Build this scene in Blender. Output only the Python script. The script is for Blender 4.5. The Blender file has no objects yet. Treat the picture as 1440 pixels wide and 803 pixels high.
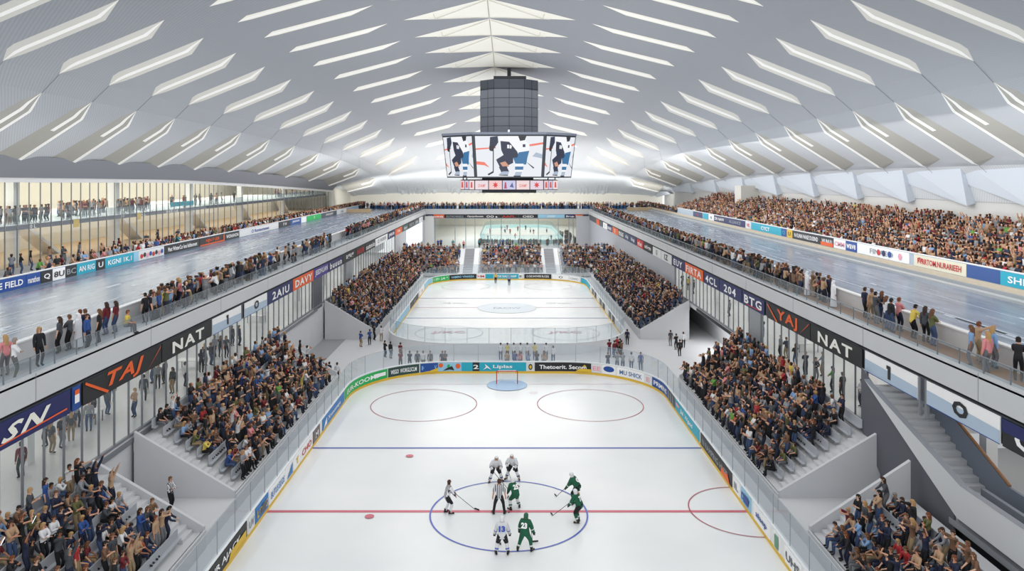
import bpy, math, random
import numpy as np
from mathutils import Vector
random.seed(7)
S = bpy.context.scene
COL = S.collection
F, CX, CY, H = 1070.0, 713.0, 246.0, 19.7
R_ = math.radians

# ------------------------------------------------------------------ materials
def lin(c):
    out = []
    for v in c[:3]:
        v = v/255.0
        out.append(v/12.92 if v <= .04045 else ((v+.055)/1.055)**2.4)
    return (out[0], out[1], out[2], 1.0)
_m = {}
def mat(c, rough=.6, emit=0.0, metal=0.0, spec=.4, noise=0.0, nscale=3.0, name=None):
    key = (tuple(c), rough, emit, metal, spec, noise, nscale)
    if key in _m: return _m[key]
    m = bpy.data.materials.new(name or 'surface_%02x%02x%02x' % tuple(int(v) for v in c[:3]))
    m.use_nodes = True
    nt = m.node_tree; b = nt.nodes['Principled BSDF']
    L = lin(c)
    b.inputs['Base Color'].default_value = L
    b.inputs['Roughness'].default_value = rough
    b.inputs['Metallic'].default_value = metal
    b.inputs['Specular IOR Level'].default_value = spec
    if emit:
        b.inputs['Emission Color'].default_value = L
        b.inputs['Emission Strength'].default_value = emit
    if noise:
        tc = nt.nodes.new('ShaderNodeTexCoord'); n = nt.nodes.new('ShaderNodeTexNoise'); r = nt.nodes.new('ShaderNodeMixRGB')
        n.inputs['Scale'].default_value = nscale; n.inputs['Detail'].default_value = 4
        nt.links.new(tc.outputs['Object'], n.inputs['Vector'])
        r.inputs[1].default_value = tuple(v*(1-noise) for v in L[:3])+(1,)
        r.inputs[2].default_value = tuple(min(1, v*(1+noise)) for v in L[:3])+(1,)
        nt.links.new(n.outputs['Fac'], r.inputs[0]); nt.links.new(r.outputs[0], b.inputs['Base Color'])
    _m[key] = m
    return m
def glass_mat(name, tint, fac, rough=.05):
    m = bpy.data.materials.new(name); m.use_nodes = True
    nt = m.node_tree; nt.nodes.clear()
    o = nt.nodes.new('ShaderNodeOutputMaterial'); t = nt.nodes.new('ShaderNodeBsdfTransparent')
    g = nt.nodes.new('ShaderNodeBsdfGlossy'); d = nt.nodes.new('ShaderNodeBsdfDiffuse'); m1 = nt.nodes.new('ShaderNodeMixShader'); m2 = nt.nodes.new('ShaderNodeMixShader')
    t.inputs[0].default_value = lin(tint); g.inputs['Roughness'].default_value = rough; g.inputs[0].default_value = (.9, .95, 1, 1)
    d.inputs[0].default_value = lin((200, 208, 212))
    m1.inputs[0].default_value = fac; m2.inputs[0].default_value = fac
    nt.links.new(t.outputs[0], m1.inputs[1]); nt.links.new(g.outputs[0], m1.inputs[2])
    nt.links.new(m1.outputs[0], m2.inputs[1]); nt.links.new(d.outputs[0], m2.inputs[2])
    nt.links.new(m2.outputs[0], o.inputs[0])
    return m
RINKGLASS = glass_mat('rink_glass', (232, 237, 240), .10)
WINGLASS = glass_mat('window_glass', (240, 243, 242), .05)
DECKGLASS = glass_mat('balustrade_glass', (225, 232, 236), .09)
TEALGLASS = glass_mat('teal_glass', (226, 243, 242), .05)

WHITE = mat((232, 232, 232)); CONC = mat((206, 207, 209), .7, noise=.06, nscale=.4); CONC2 = mat((203, 204, 207), .7, noise=.05, nscale=.6)
FLOORC = mat((212, 213, 215), .45, noise=.05, nscale=.3); DKFLOOR = mat((158, 160, 164), .6)
STEEL = mat((130, 134, 140), .4, metal=.4); DSTEEL = mat((84, 88, 95), .5); BLACK = mat((22, 23, 26), .5); CREAM = mat((238, 234, 222))
FASC = mat((200, 202, 204), .6, noise=.03, nscale=.2); WOOD = mat((150, 104, 62), .5, noise=.15, nscale=2.0); LWOOD = mat((205, 180, 145), .55, noise=.12, nscale=1.5)
BEIGE = mat((205, 192, 170), .6, noise=.1, nscale=1.0)

def ice_mat():
    m = bpy.data.materials.new('rink_ice'); m.use_nodes = True; nt = m.node_tree; b = nt.nodes['Principled BSDF']
    tc = nt.nodes.new('ShaderNodeTexCoord'); n = nt.nodes.new('ShaderNodeTexNoise'); r = nt.nodes.new('ShaderNodeValToRGB')
    n.inputs['Scale'].default_value = .12; n.inputs['Detail'].default_value = 5
    r.color_ramp.elements[0].position = .3; r.color_ramp.elements[0].color = lin((228, 231, 231))
    r.color_ramp.elements[1].position = .7; r.color_ramp.elements[1].color = lin((241, 242, 241))
    nt.links.new(tc.outputs['Object'], n.inputs['Vector']); nt.links.new(n.outputs['Fac'], r.inputs[0]); nt.links.new(r.outputs[0], b.inputs['Base Color'])
    b.inputs['Roughness'].default_value = .22; b.inputs['Specular IOR Level'].default_value = .35
    return m
ICE = ice_mat()
def track_mat():
    m = bpy.data.materials.new('track_ice'); m.use_nodes = True; nt = m.node_tree; b = nt.nodes['Principled BSDF']
    tc = nt.nodes.new('ShaderNodeTexCoord'); mp = nt.nodes.new('ShaderNodeMapping'); n = nt.nodes.new('ShaderNodeTexNoise'); r = nt.nodes.new('ShaderNodeValToRGB')
    mp.inputs['Scale'].default_value = (.9, .12, 1)
    n.inputs['Scale'].default_value = 1.6; n.inputs['Detail'].default_value = 7; n.inputs['Roughness'].default_value = .65
    r.color_ramp.elements[0].position = .35; r.color_ramp.elements[0].color = lin((100, 112, 130))
    r.color_ramp.elements[1].position = .78; r.color_ramp.elements[1].color = lin((146, 158, 176))
    nt.links.new(tc.outputs['Object'], mp.inputs[0]); nt.links.new(mp.outputs[0], n.inputs['Vector']); nt.links.new(n.outputs['Fac'], r.inputs[0]); nt.links.new(r.outputs[0], b.inputs['Base Color'])
    b.inputs['Roughness'].default_value = .24; b.inputs['Specular IOR Level'].default_value = .22
    return m
TRACK = track_mat()
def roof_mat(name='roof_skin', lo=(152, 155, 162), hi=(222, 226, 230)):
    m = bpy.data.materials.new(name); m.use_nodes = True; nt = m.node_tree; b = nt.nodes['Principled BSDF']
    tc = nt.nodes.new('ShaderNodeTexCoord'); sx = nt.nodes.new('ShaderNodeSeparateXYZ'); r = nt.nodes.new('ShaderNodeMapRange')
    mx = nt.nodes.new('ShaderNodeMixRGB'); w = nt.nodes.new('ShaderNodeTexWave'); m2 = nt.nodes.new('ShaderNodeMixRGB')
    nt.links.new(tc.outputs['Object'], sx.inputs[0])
    # colour runs from pale low down to grey towards the crown
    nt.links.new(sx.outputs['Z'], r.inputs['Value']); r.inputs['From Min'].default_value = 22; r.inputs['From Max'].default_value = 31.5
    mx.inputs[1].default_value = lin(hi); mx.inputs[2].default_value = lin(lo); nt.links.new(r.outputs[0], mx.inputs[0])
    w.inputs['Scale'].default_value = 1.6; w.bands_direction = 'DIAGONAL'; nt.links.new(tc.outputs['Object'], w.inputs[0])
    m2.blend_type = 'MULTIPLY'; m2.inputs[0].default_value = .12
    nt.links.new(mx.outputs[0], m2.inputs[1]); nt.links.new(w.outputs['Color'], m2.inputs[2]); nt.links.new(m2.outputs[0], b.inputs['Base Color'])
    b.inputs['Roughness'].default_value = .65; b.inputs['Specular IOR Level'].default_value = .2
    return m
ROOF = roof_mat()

# ------------------------------------------------------------------ mesh helpers
class MB:
    def __init__(s): s.v = []; s.f = []; s.m = []
    def q(s, *p, m=0):
        i = len(s.v); s.v += [tuple(a) for a in p]; s.f.append(tuple(range(i, i+len(p)))); s.m.append(m)
    def box(s, x0, x1, y0, y1, z0, z1, m=0):
        i = len(s.v)
        s.v += [(x0, y0, z0), (x1, y0, z0), (x1, y1, z0), (x0, y1, z0), (x0, y0, z1), (x1, y0, z1), (x1, y1, z1), (x0, y1, z1)]
        for f in ((0, 3, 2, 1), (4, 5, 6, 7), (0, 1, 5, 4), (1, 2, 6, 5), (2, 3, 7, 6), (3, 0, 4, 7)):
            s.f.append(tuple(i+k for k in f)); s.m.append(m)
    def prism(s, pts, axis, a, b, m=0):
        # pts in the plane normal to axis
        def P(p, t): return {'x': (t, p[0], p[1]), 'y': (p[0], t, p[1]), 'z': (p[0], p[1], t)}[axis]
        i = len(s.v); n = len(pts)
        s.v += [P(p, a) for p in pts]+[P(p, b) for p in pts]
        s.f += [tuple(range(i, i+n)), tuple(range(i+2*n-1, i+n-1, -1))]; s.m += [m, m]
        for k in range(n):
            s.f.append((i+k, i+(k+1) % n, i+n+(k+1) % n, i+n+k)); s.m.append(m)
    def bar(s, a, b, r, m=0, n=6, r2=None):
        a = Vector(a); b = Vector(b); d = (b-a).normalized(); u = d.orthogonal().normalized(); w = d.cross(u); r2 = r if r2 is None else r2
        i = len(s.v)
        for p, rr in ((a, r), (b, r2)):
            for k in range(n):
                t = 2*math.pi*k/n; s.v.append(tuple(p+u*math.cos(t)*rr+w*math.sin(t)*rr))
        for k in range(n):
            s.f.append((i+k, i+(k+1) % n, i+n+(k+1) % n, i+n+k)); s.m.append(m)
        s.f += [tuple(range(i+n-1, i-1, -1)), tuple(range(i+n, i+2*n))]; s.m += [m, m]
    def build(s, name, mats, parent=None, smooth=False):
        me = bpy.data.meshes.new(name); me.from_pydata(s.v, [], s.f)
        if not isinstance(mats, (list, tuple)): mats = [mats]
        for m in mats: me.materials.append(m)
        me.polygons.foreach_set('material_index', s.m)
        if smooth: me.polygons.foreach_set('use_smooth', [True]*len(s.f))
        me.update()
        return link(bpy.data.objects.new(name, me), parent)
def link(o, parent=None):
    COL.objects.link(o)
    if parent is not None: o.parent = parent
    return o
def empty(name, loc=(0, 0, 0), parent=None):
    o = bpy.data.objects.new(name, None); o.empty_display_size = .3; o.location = loc
    return link(o, parent)
def tag(o, label, cat, group=None, kind=None):
    o['label'] = label; o['category'] = cat
    if group: o['group'] = group
    if kind: o['kind'] = kind
    return o
def st(o): o['kind'] = 'structure'; return o
def boxo(name, m, parent, *b):
    k = MB(); k.box(*b); return k.build(name, m, parent)

# ------------------------------------------------------------------ lettering
_tc = {}
def text_geo(t, shear=0.0, bold=0.0, sp=1.0):
    k = (t, shear, bold, sp)
    if k in _tc: return _tc[k]
    c = bpy.data.curves.new('letters', 'FONT'); c.body = t; c.size = 1; c.shear = shear; c.offset = bold; c.resolution_u = 2; c.space_character = sp
    o = bpy.data.objects.new('letters', c); COL.objects.link(o)
    dg = bpy.context.evaluated_depsgraph_get(); dg.update()
    ev = o.evaluated_get(dg); me = ev.to_mesh()
    v = [(p.co.x, p.co.y) for p in me.vertices]; f = [tuple(p.vertices) for p in me.polygons]
    ev.to_mesh_clear(); bpy.data.objects.remove(o); bpy.data.curves.remove(c)
    if v:
        x0 = min(a[0] for a in v); x1 = max(a[0] for a in v); y0 = min(a[1] for a in v); y1 = max(a[1] for a in v)
    else: x0 = y0 = 0; x1 = y1 = 1
    v = [((a-x0)/(x1-x0), (b-y0)/(y1-y0)) for a, b in v]
    _tc[k] = (v, f, (x1-x0)/(y1-y0))
    return _tc[k]
def letters(t, fn, u0, u1, v0, v1, m, parent, shear=0.0, bold=.02, keep=True, name='lettering', wide=1.5, sp=1.0):
    """t fitted in the rectangle u0..u1, v0..v1; fn(u, v, off) gives the 3D point"""
    v, f, asp = text_geo(t, shear, bold, sp)
    w = u1-u0; h = v1-v0
    if keep and asp*h*wide < w: ww = asp*h*wide; u0 += (w-ww)/2; w = ww
    me = bpy.data.meshes.new(name); me.from_pydata([fn(u0+a*w, v0+b*h, .03) for a, b in v], [], f); me.materials.append(m); me.update()
    return link(bpy.data.objects.new(name, me), parent)
def panel(fn, u0, u1, v0, v1, m, parent, off=0.0, n=1, name='panel', mats=None, pts=None):
    k = MB()
    if pts:
        k.q(*[fn(u0+a*(u1-u0), v0+b*(v1-v0), off) for a, b in pts])
    else:
        for i in range(n):
            a = u0+(u1-u0)*i/n; b = u0+(u1-u0)*(i+1)/n
            k.q(fn(a, v0, off), fn(b, v0, off), fn(b, v1, off), fn(a, v1, off))
    return k.build(name, m, parent)
def thick_panel(fn, u0, u1, v0, v1, m, parent, t=.05, n=1, name='advertising_banner'):
    k = MB()
    for i in range(n):
        a = u0+(u1-u0)*i/n; b = u0+(u1-u0)*(i+1)/n
        p = [fn(a, v0, t), fn(b, v0, t), fn(b, v1, t), fn(a, v1, t)]; r = [fn(a, v0, 0), fn(b, v0, 0), fn(b, v1, 0), fn(a, v1, 0)]
        k.q(*p); k.q(*r[::-1]); k.q(p[3], p[2], r[2], r[3]); k.q(r[0], r[1], p[1], p[0])
        if i == 0: k.q(p[0], p[3], r[3], r[0])
        if i == n-1: k.q(p[1], r[1], r[2], p[2])
    return k.build(name, m, parent)
WH = mat((245, 245, 245), .5); OR = mat((232, 98, 40), .5); NV = mat((30, 36, 92), .5); BK = mat((36, 36, 38), .5); BL = mat((40, 120, 190), .5)
TE = mat((38, 168, 192), .5); GR = mat((35, 178, 90), .5); DG = mat((45, 72, 66), .5); YE = mat((225, 185, 50), .5); RD = mat((200, 50, 50), .5); PU = mat((70, 55, 140), .5)
DB = mat((30, 75, 150), .5); GY = mat((150, 155, 160), .5); PK = mat((235, 160, 175), .5); LB = mat((150, 200, 225), .5); OW = mat((225, 226, 226), .5); CR = mat((230, 224, 200), .5)
CN = {id(WH): 'white', id(OR): 'orange', id(NV): 'navy', id(BK): 'black', id(BL): 'blue', id(TE): 'teal', id(GR): 'green', id(DG): 'dark green', id(YE): 'yellow', id(RD): 'red',
      id(PU): 'purple', id(DB): 'royal blue', id(GY): 'grey', id(PK): 'pink', id(LB): 'pale blue', id(OW): 'off-white', id(CR): 'cream'}
_used = {}
def banner(fn, u0, u1, v0, v1, bg, txt, fg, where, group, n=1, shear=0.0, extra=None, t2=None, name='advertising_banner', cat='banner', vfrac=(.25, .75), kind=None, wide=2.0, bold=.02, sp=1.0):
    o = thick_panel(fn, u0, u1, v0, v1, bg, None, n=n, name=name)
    h = v1-v0; w = u1-u0
    say = ('reading ' + txt) if txt else 'without lettering'
    lab = '%s %s %s, %s' % (CN.get(id(bg), 'pale'), cat, say, where)
    k = _used.get(lab, 0); _used[lab] = k+1
    if len(lab.split()) > 15: lab = '%s %s reading %s, %s' % (CN.get(id(bg), 'pale'), cat, ' '.join(txt.split()[:2]), where)
    if k: lab = ' '.join(lab.split()[:14]) + ', %s alike' % ['second', 'third', 'fourth', 'fifth', 'sixth', 'seventh', 'eighth', 'ninth'][min(k-1, 7)]
    tag(o, lab, cat, group)
    if txt:
        a, b = vfrac
        letters(txt, lambda u, v, q: fn(u, v, q+.05), u0+w*.08, u1-w*.08, v0+h*a, v0+h*b, fg, o, shear=shear, wide=wide, bold=bold, sp=sp)
    if t2:
        letters(t2, lambda u, v, q: fn(u, v, q+.05), u0+w*.2, u1-w*.2, v0+h*.1, v0+h*.2, fg, o, shear=shear)
    if extra: extra(o, lambda u, v, q=.09: fn(u0+w*u, v0+h*v, q))
    return o
def flat(o, g, pts, m, name='emblem'):
    k = MB(); k.q(*[g(a, b) for a, b in pts]); return k.build(name, m, o)
def disc(o, g, cu, cv, ru, rv, m, n=24, ring=0.0, name='emblem', q=.09):
    k = MB(); P = []
    for i in range(n):
        t = 2*math.pi*i/n; P.append((math.cos(t), math.sin(t)))
    if ring:
        for i in range(n):
            a = P[i]; b = P[(i+1) % n]
            k.q(g(cu+a[0]*ru, cv+a[1]*rv, q), g(cu+b[0]*ru, cv+b[1]*rv, q), g(cu+b[0]*ru*ring, cv+b[1]*rv*ring, q), g(cu+a[0]*ru*ring, cv+a[1]*rv*ring, q))
    else: k.q(*[g(cu+a*ru, cv+b*rv, q) for a, b in P])
    return k.build(name, m, o)

# ------------------------------------------------------------------ rinks
class Perim:
    def __init__(s, cx, y0, y1, hw, R):
        s.cx, s.y0, s.y1, s.hw, s.R = cx, y0, y1, hw, R
        s.a = (y1-y0-2*R); s.c = math.pi*R/2; s.b = 2*(hw-R); s.L = 2*s.a+4*s.c+2*s.b
    def at(s, t, off=0.0):
        """point and inward offset; t runs up one long side, across the far end, back, across the near end"""
        R = s.R; t = t % s.L; cx = s.cx
        def arc(px, py, th): return (px-(R-off)*math.cos(th), py+(R-off)*math.sin(th))
        if t < s.a: return (cx-s.hw+off, s.y0+R+t)
        t -= s.a
        if t < s.c: return arc(cx-s.hw+R, s.y1-R, t/R)
        t -= s.c
        if t < s.b: return (cx-s.hw+R+t, s.y1-off)
        t -= s.b
        if t < s.c: return arc(cx+s.hw-R, s.y1-R, math.pi/2+t/R)
        t -= s.c
        if t < s.a: return (cx+s.hw-off, s.y1-R-t)
        t -= s.a
        if t < s.c: return arc(cx+s.hw-R, s.y0+R, math.pi+t/R)
        t -= s.c
        if t < s.b: return (cx+s.hw-R-t, s.y0+off)
        t -= s.b
        return arc(cx-s.hw+R, s.y0+R, 1.5*math.pi+t/R)
    def fn(s, inset=0.0):
        def g(u, v, q=0.0):
            x, y = s.at(u, q+inset); return (x, y, v)
        return g
    def of_px(s, px, lo, hi):
        best = None
        for i in range(600):
            t = lo+(hi-lo)*i/599; x, y = s.at(t); e = abs(CX+F*x/y-px)
            if best is None or e < best[0]: best = (e, t)
        return best[1]
def stroke(mb, pts, w, z, closed=True, m=0):
    n = len(pts)
    for i in range(n if closed else n-1):
        a = Vector(pts[i]); b = Vector(pts[(i+1) % n]); d = (b-a); 
        if d.length < 1e-6: continue
        nn = Vector((-d.y, d.x)).normalized()*w/2
        mb.q((a.x-nn.x, a.y-nn.y, z), (b.x-nn.x, b.y-nn.y, z), (b.x+nn.x, b.y+nn.y, z), (a.x+nn.x, a.y+nn.y, z), m=m)
def circ(cx, cy, r, n=48, a0=0, a1=2*math.pi): return [(cx+r*math.cos(a0+(a1-a0)*i/n), cy+r*math.sin(a0+(a1-a0)*i/n)) for i in range(n+(0 if a1-a0 > 6.28 else 1))]
ICE_Z = .06
def rink(P, label, glassmat, marks, where, bmat=WHITE, kick=True, glass=True, gh=2.9):
    root = empty('ice_rink', (P.cx, P.y0, 0)); tag(root, label, 'ice rink')
    root.location = (0, 0, 0)
    N = 160; pts = [P.at(P.L*i/N) for i in range(N)]
    k = MB(); k.q(*[(x, y, ICE_Z) for x, y in pts]); k.build('ice_surface', ICE, root)
    z = ICE_Z+.012
    for nm, col, geo, w, closed in marks:
        k = MB()
        if w is None: k.q(*[(x, y, z) for x, y in geo])
        else: stroke(k, geo, w, z, closed)
        k.build(nm, col, root); z += .003
    b = empty('rink_boards', (0, 0, 0)); tag(b, where, 'rink boards')
    def shell(name, v0, v1, t0, t1, m, par):
        k = MB()
        for i in range(N):
            a = P.L*i/N; c = P.L*(i+1)/N
            A = P.at(a, t0); B = P.at(c, t0); C_ = P.at(c, t1); D = P.at(a, t1)
            k.q((*A, v0), (*B, v0), (*B, v1), (*A, v1)); k.q((*D, v1), (*C_, v1), (*C_, v0), (*D, v0)); k.q((*A, v1), (*B, v1), (*C_, v1), (*D, v1))
        return k.build(name, m, par)
    shell('board_wall', 0, 1.2, 0, -.16, bmat, b)
    if kick: shell('kick_plate', ICE_Z, .27, .03, 0, mat((226, 186, 62), .5), b)
    shell('cap_rail', 1.2, 1.25, .03, -.19, mat((238, 240, 242), .4), b)
    if glass:
        np_ = int(P.L/2.4)
        k = MB(); s_ = MB(); c_ = MB(); SP = []
        for i in range(np_*2):
            a = P.at(P.L*i/(np_*2), -.08); c = P.at(P.L*(i+1)/(np_*2), -.08)
            k.q((*a, 1.25), (*c, 1.25), (*c, gh), (*a, gh))
            c_.bar((*a, gh), (*c, gh), .018, n=4)
        for i in range(np_):
            a = P.at(P.L*i/np_, -.08); s_.box(a[0]-.02, a[0]+.02, a[1]-.02, a[1]+.02, 1.25, gh); SP.append(s_); s_ = MB()
        g = k.build('safety_glass', glassmat, b); [q_.build('stanchion', mat((158, 163, 168), .4), g) for q_ in SP]; c_.build('glass_edge', mat((170, 178, 184), .3), g)
    return root, b
PINK = mat((205, 105, 120), .35); BLU = mat((95, 110, 180), .35); RDL = mat((175, 80, 95), .35); PBL = mat((160, 190, 222), .3); LPK = mat((225, 190, 198), .35)
P1 = Perim(0, 14.0, 75.3, 14.0, 8.5)
def line(x0, x1, y): return [(x0, y), (x1, y)]
gl = 71.4
hc = circ(0, gl, 1.85, 24, math.pi, 2*math.pi)
marks1 = [('center_line', PINK, line(-14, 14, 44.4), .30, False), ('blue_line', BLU, line(-14, 14, 54.7), .26, False), ('blue_line', BLU, line(-14, 14, 34.1), .26, False),
          ('goal_line', LPK, line(-12.3, 12.3, gl), .06, False), ('faceoff_circle', mat((80, 100, 190), .35), circ(.1, 44.2, 4.55, 72), .10, True),
          ('faceoff_circle', RDL, circ(-7.1, 65.1, 4.5, 64), .07, True), ('faceoff_circle', RDL, circ(7.1, 65.1, 4.5, 64), .07, True),
          ('penalty_arc', RDL, circ(14, 44.5, 3.3, 32, math.pi/2, 1.5*math.pi), .07, False),
          ('goal_crease', PBL, circ(0, 71.0, 1.85, 40), None, True), ('crease_outline', mat((150, 170, 200), .35), circ(0, 71.0, 1.85, 40), .05, True),
          ('faceoff_dot', PINK, circ(-6.8, 53.1, .27, 20), None, True), ('faceoff_dot', PINK, circ(-7.9, 43.7, .27, 20), None, True), ('faceoff_dot', LPK, circ(2.4, 68.6, .3, 20), .05, True)]
rink(P1, 'near ice rink with red centre line, where the players face off', RINKGLASS, marks1, 'white dasher boards with yellow kick plate and clear glass around the near rink')
P2 = Perim(0, 83.6, 142.5, 14.0, 8.5)
GMK = mat((185, 178, 186), .35); gb = mat((120, 135, 175), .35)
marks2 = [('center_line', mat((200, 150, 160), .35), line(-14, 14, 112.7), .3, False), ('blue_line', gb, line(-14, 14, 104.4), .3, False), ('blue_line', gb, line(-14, 14, 121.2), .3, False),
          ('center_circle', mat((208, 218, 226), .3), circ(0, 112.3, 4.3, 48), None, True), ('circle_outline', mat((170, 180, 190), .3), circ(0, 112.3, 4.3, 48), .08, True)]
for x, y in ((-7.2, 94.6), (7.3, 94.6), (-7.2, 134), (7.2, 134)): marks2.append(('faceoff_circle', GMK, circ(x, y, 4.2, 48), .09, True))
R2, _ = rink(P2, 'second ice rink beyond the concourse, almost empty, pale centre spot', RINKGLASS, marks2, 'pale grey boards and glass around the second rink beyond the concourse', bmat=mat((214, 216, 218), .5))
def onice(u, v, q): return (u, v, ICE_Z+.03)
letters('FACIW', onice, -2.0, 2.0, 111.4, 112.8, mat((150, 165, 185), .4), R2)
for x in (-7.2, 7.3): letters('J/KC', onice, x-2.2, x+2, 94.0, 95.6, mat((205, 150, 165), .4), R2)
for x in (-8, 8): letters('ICE HALL', onice, x-2, x+2, 116, 117, mat((205, 205, 210), .4), R2)

# advertising on the near rink boards: (px from, px to, colour, text, text colour, extra)
A0, A1 = 0.0, P1.a+P1.c+P1.b/2+3; B0, B1 = P1.a+P1.c+P1.b/2, 2*P1.a+2*P1.c+P1.b
def swoosh(c):
    def e(o, g): flat(o, g, [(.55, 0), (1, 0), (1, .5), (.8, .35)], c, 'accent')
    return e
def eyes(c):
    def e(o, g): disc(o, g, .16, .5, .07, .28, c)
    return e
adsL = [(254, 346, BK, 'UYO UR AJACK', WH, lambda o, g: (flat(o, g, [(.66, .08), (.97, .08), (.97, .55), (.7, .5)], YE, 'accent'))), (348, 357, OW, 'UV', GY, None),
        (359, 376, BL, 'LOGS', YE, lambda o, g: flat(o, g, [(.25, .3), (.7, .2), (.9, .6), (.5, .8)], DSTEEL, 'emblem')), (378, 400, WH, 'BUTUS ELIOS', BL, None), (401, 411, WH, '', BL, lambda o, g: flat(o, g, [(.1, .1), (.9, .1), (.9, .95), (.5, .5)], BL)),
        (413, 421, WH, 'T', YE, None), (422, 438, WH, 'CHO', RD, None), (440, 449, mat((110, 95, 95), .5), 'M', WH, None), (453, 483.5, BL, 'Xronosnaps', WH, lambda o, g: flat(o, g, [(.02, .1), (.16, .25), (.16, .85), (.08, .6)], WH)),
        (484.5, 545, GR, 'EUR-KOOMP', WH, lambda o, g: (flat(o, g, [(.78, .35), (.97, .35), (.97, .75), (.78, .75)], WH, 'accent'))), (545.5, 589, DG, 'WEGO  WORGLSCLM', WH, None),
        (590.5, 616, DB, 'IH REHOV', mat((150, 190, 230), .5), lambda o, g: flat(o, g, [(0, 0), (1, 0), (1, .45), (.5, .1)], YE, 'accent')),
        (616.5, 649, LB, '', WH, lambda o, g: (disc(o, g, .12, .7, .1, .25, OR), flat(o, g, [(.2, .05), (.5, .2), (.7, .1), (.6, .6), (.4, .4)], BK), disc(o, g, .85, .6, .1, .3, OR), disc(o, g, .45, .6, .06, .2, GR))),
        (649.5, 664, TE, '', WH, None), (664.5, 674, BK, '2', WH, None), (674.5, 740.5, TE, 'Liplas', WH, lambda o, g: (flat(o, g, [(.08, .15), (.14, .5), (.12, .85), (.2, .5), (.26, .15), (.17, .4)], WH)))]
adsR = [(741.5, 751, OW, '', WH, lambda o, g: (disc(o, g, .5, .5, .32, .35, BK), disc(o, g, .5, .5, .18, .2, YE, q=.1))), (752.5, 831.5, BK, 'Thetoerit. Secom', WH, lambda o, g: (flat(o, g, [(.72, 0), (1, 0), (1, .35), (.8, .35)], YE, 'accent'), flat(o, g, [(.85, .6), (.92, .6), (.885, .85)], YE))),
        (833, 846, OW, 'EE', PK, None), (847, 866, WH, '', BL, lambda o, g: (disc(o, g, .5, .6, .42, .33, DB), flat(o, g, [(.3, .5), (.7, .5), (.5, .8)], WH))), (868, 906, WH, 'MU SHICK', mat((70, 110, 160), .5), None), (907, 917, OW, 'E', PK, None),
        (918, 939.5, DB, 'PRMINS', WH, None), (940, 949.5, DSTEEL, '', WH, lambda o, g: [flat(o, g, [(a, .05), (a+.1, .05), (a+.1, .95), (a, .95)], GY) for a in (.1, .4, .7)]),
        (950.5, 984, TE, 'Jial  Wgasd', WH, lambda o, g: disc(o, g, .12, .7, .08, .16, PK)), (986, 1030, BK, 'N RAMPING HMPR', GY, lambda o, g: flat(o, g, [(.7, .05), (.97, .0), (.9, .6), (.8, .4), (.74, .7)], OR)),
        (1033, 1041, WH, 'IL', GY, None), (1043, 1057, LB, 'DW', DB, lambda o, g: flat(o, g, [(.3, .2), (.8, .2), (.8, .8), (.3, .8)], DB, 'accent')), (1061, 1084, WH, 'alaep', DB, None), (1089, 1098, WH, '', GR, lambda o, g: flat(o, g, [(.2, .1), (.85, .1), (.85, .9), (.2, .9)], mat((95, 150, 120), .5))),
        (1105, 1128, WH, 'UHS', DSTEEL, None), (1133, 1150, WH, 'LT', DSTEEL, None)]
f1 = P1.fn(.0)
for lst, lo, hi in ((adsL, A0, A1), (adsR, B0, B1)):
    for a, b, bg, t, fg, ex in lst:
        ua, ub = P1.of_px(a, lo, hi), P1.of_px(b, lo, hi)
        banner(f1, min(ua, ub), max(ua, ub), .3, 1.14, bg, t, fg, 'on the near rink boards', 'advertising banners on the near rink boards', n=max(1, int(abs(ub-ua)/.9)), extra=ex)
A0, A1 = 0.0, P2.a+P2.c+P2.b/2+3; B0, B1 = P2.a+P2.c+P2.b/2, 2*P2.a+2*P2.c+P2.b
ads2 = [(556, 575, LB, '', WH, A0, A1), (577, 588, BK, 'RAA', GY, A0, A1), (590, 596, WH, 'FO', RD, A0, A1), (597, 607.5, LB, '', WH, A0, A1), (608.5, 631, GR, 'INSTALLAPP', WH, A0, A1), (632, 670, BK, 'HAMIRO VINAREA', LB, A0, A1), (671, 682, WH, 'HM', RD, A0, A1),
        (683, 694, TE, '', WH, A0, A1), (695, 729, TE, 'TOE RALIG HAP', WH, A0, A1), (730, 735, WH, 'E', BK, B0, B1), (737, 775, BK, 'O CHE SHOWERS BLAZERS', OW, B0, B1), (777, 800, WH, 'O', BK, B0, B1), (801, 815, WH, 'LEASED', GY, B0, B1), (817, 830, TE, '', WH, B0, B1)]
f2 = P2.fn(0)
for a, b, bg, t, fg, lo, hi in ads2:
    ua, ub = P2.of_px(a, lo, hi), P2.of_px(b, lo, hi)
    banner(f2, min(ua, ub), max(ua, ub), .3, 1.14, bg, t, fg, 'on the second rink boards', 'advertising banners on the second rink boards', n=max(1, int(abs(ub-ua)/1.2)))
for i in range(9):   # tall white and dark slats that stand along the boards of the second rink, stair side
    y = 100+i*3.4
    banner(f2, P2.of_px(CX+F*14/y, B0, B1)-1.1, P2.of_px(CX+F*14/y, B0, B1)+1.1, .3, 1.14, [BK, DSTEEL, OW][i % 3], '', WH, 'on the second rink boards', 'advertising banners on the second rink boards')

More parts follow.
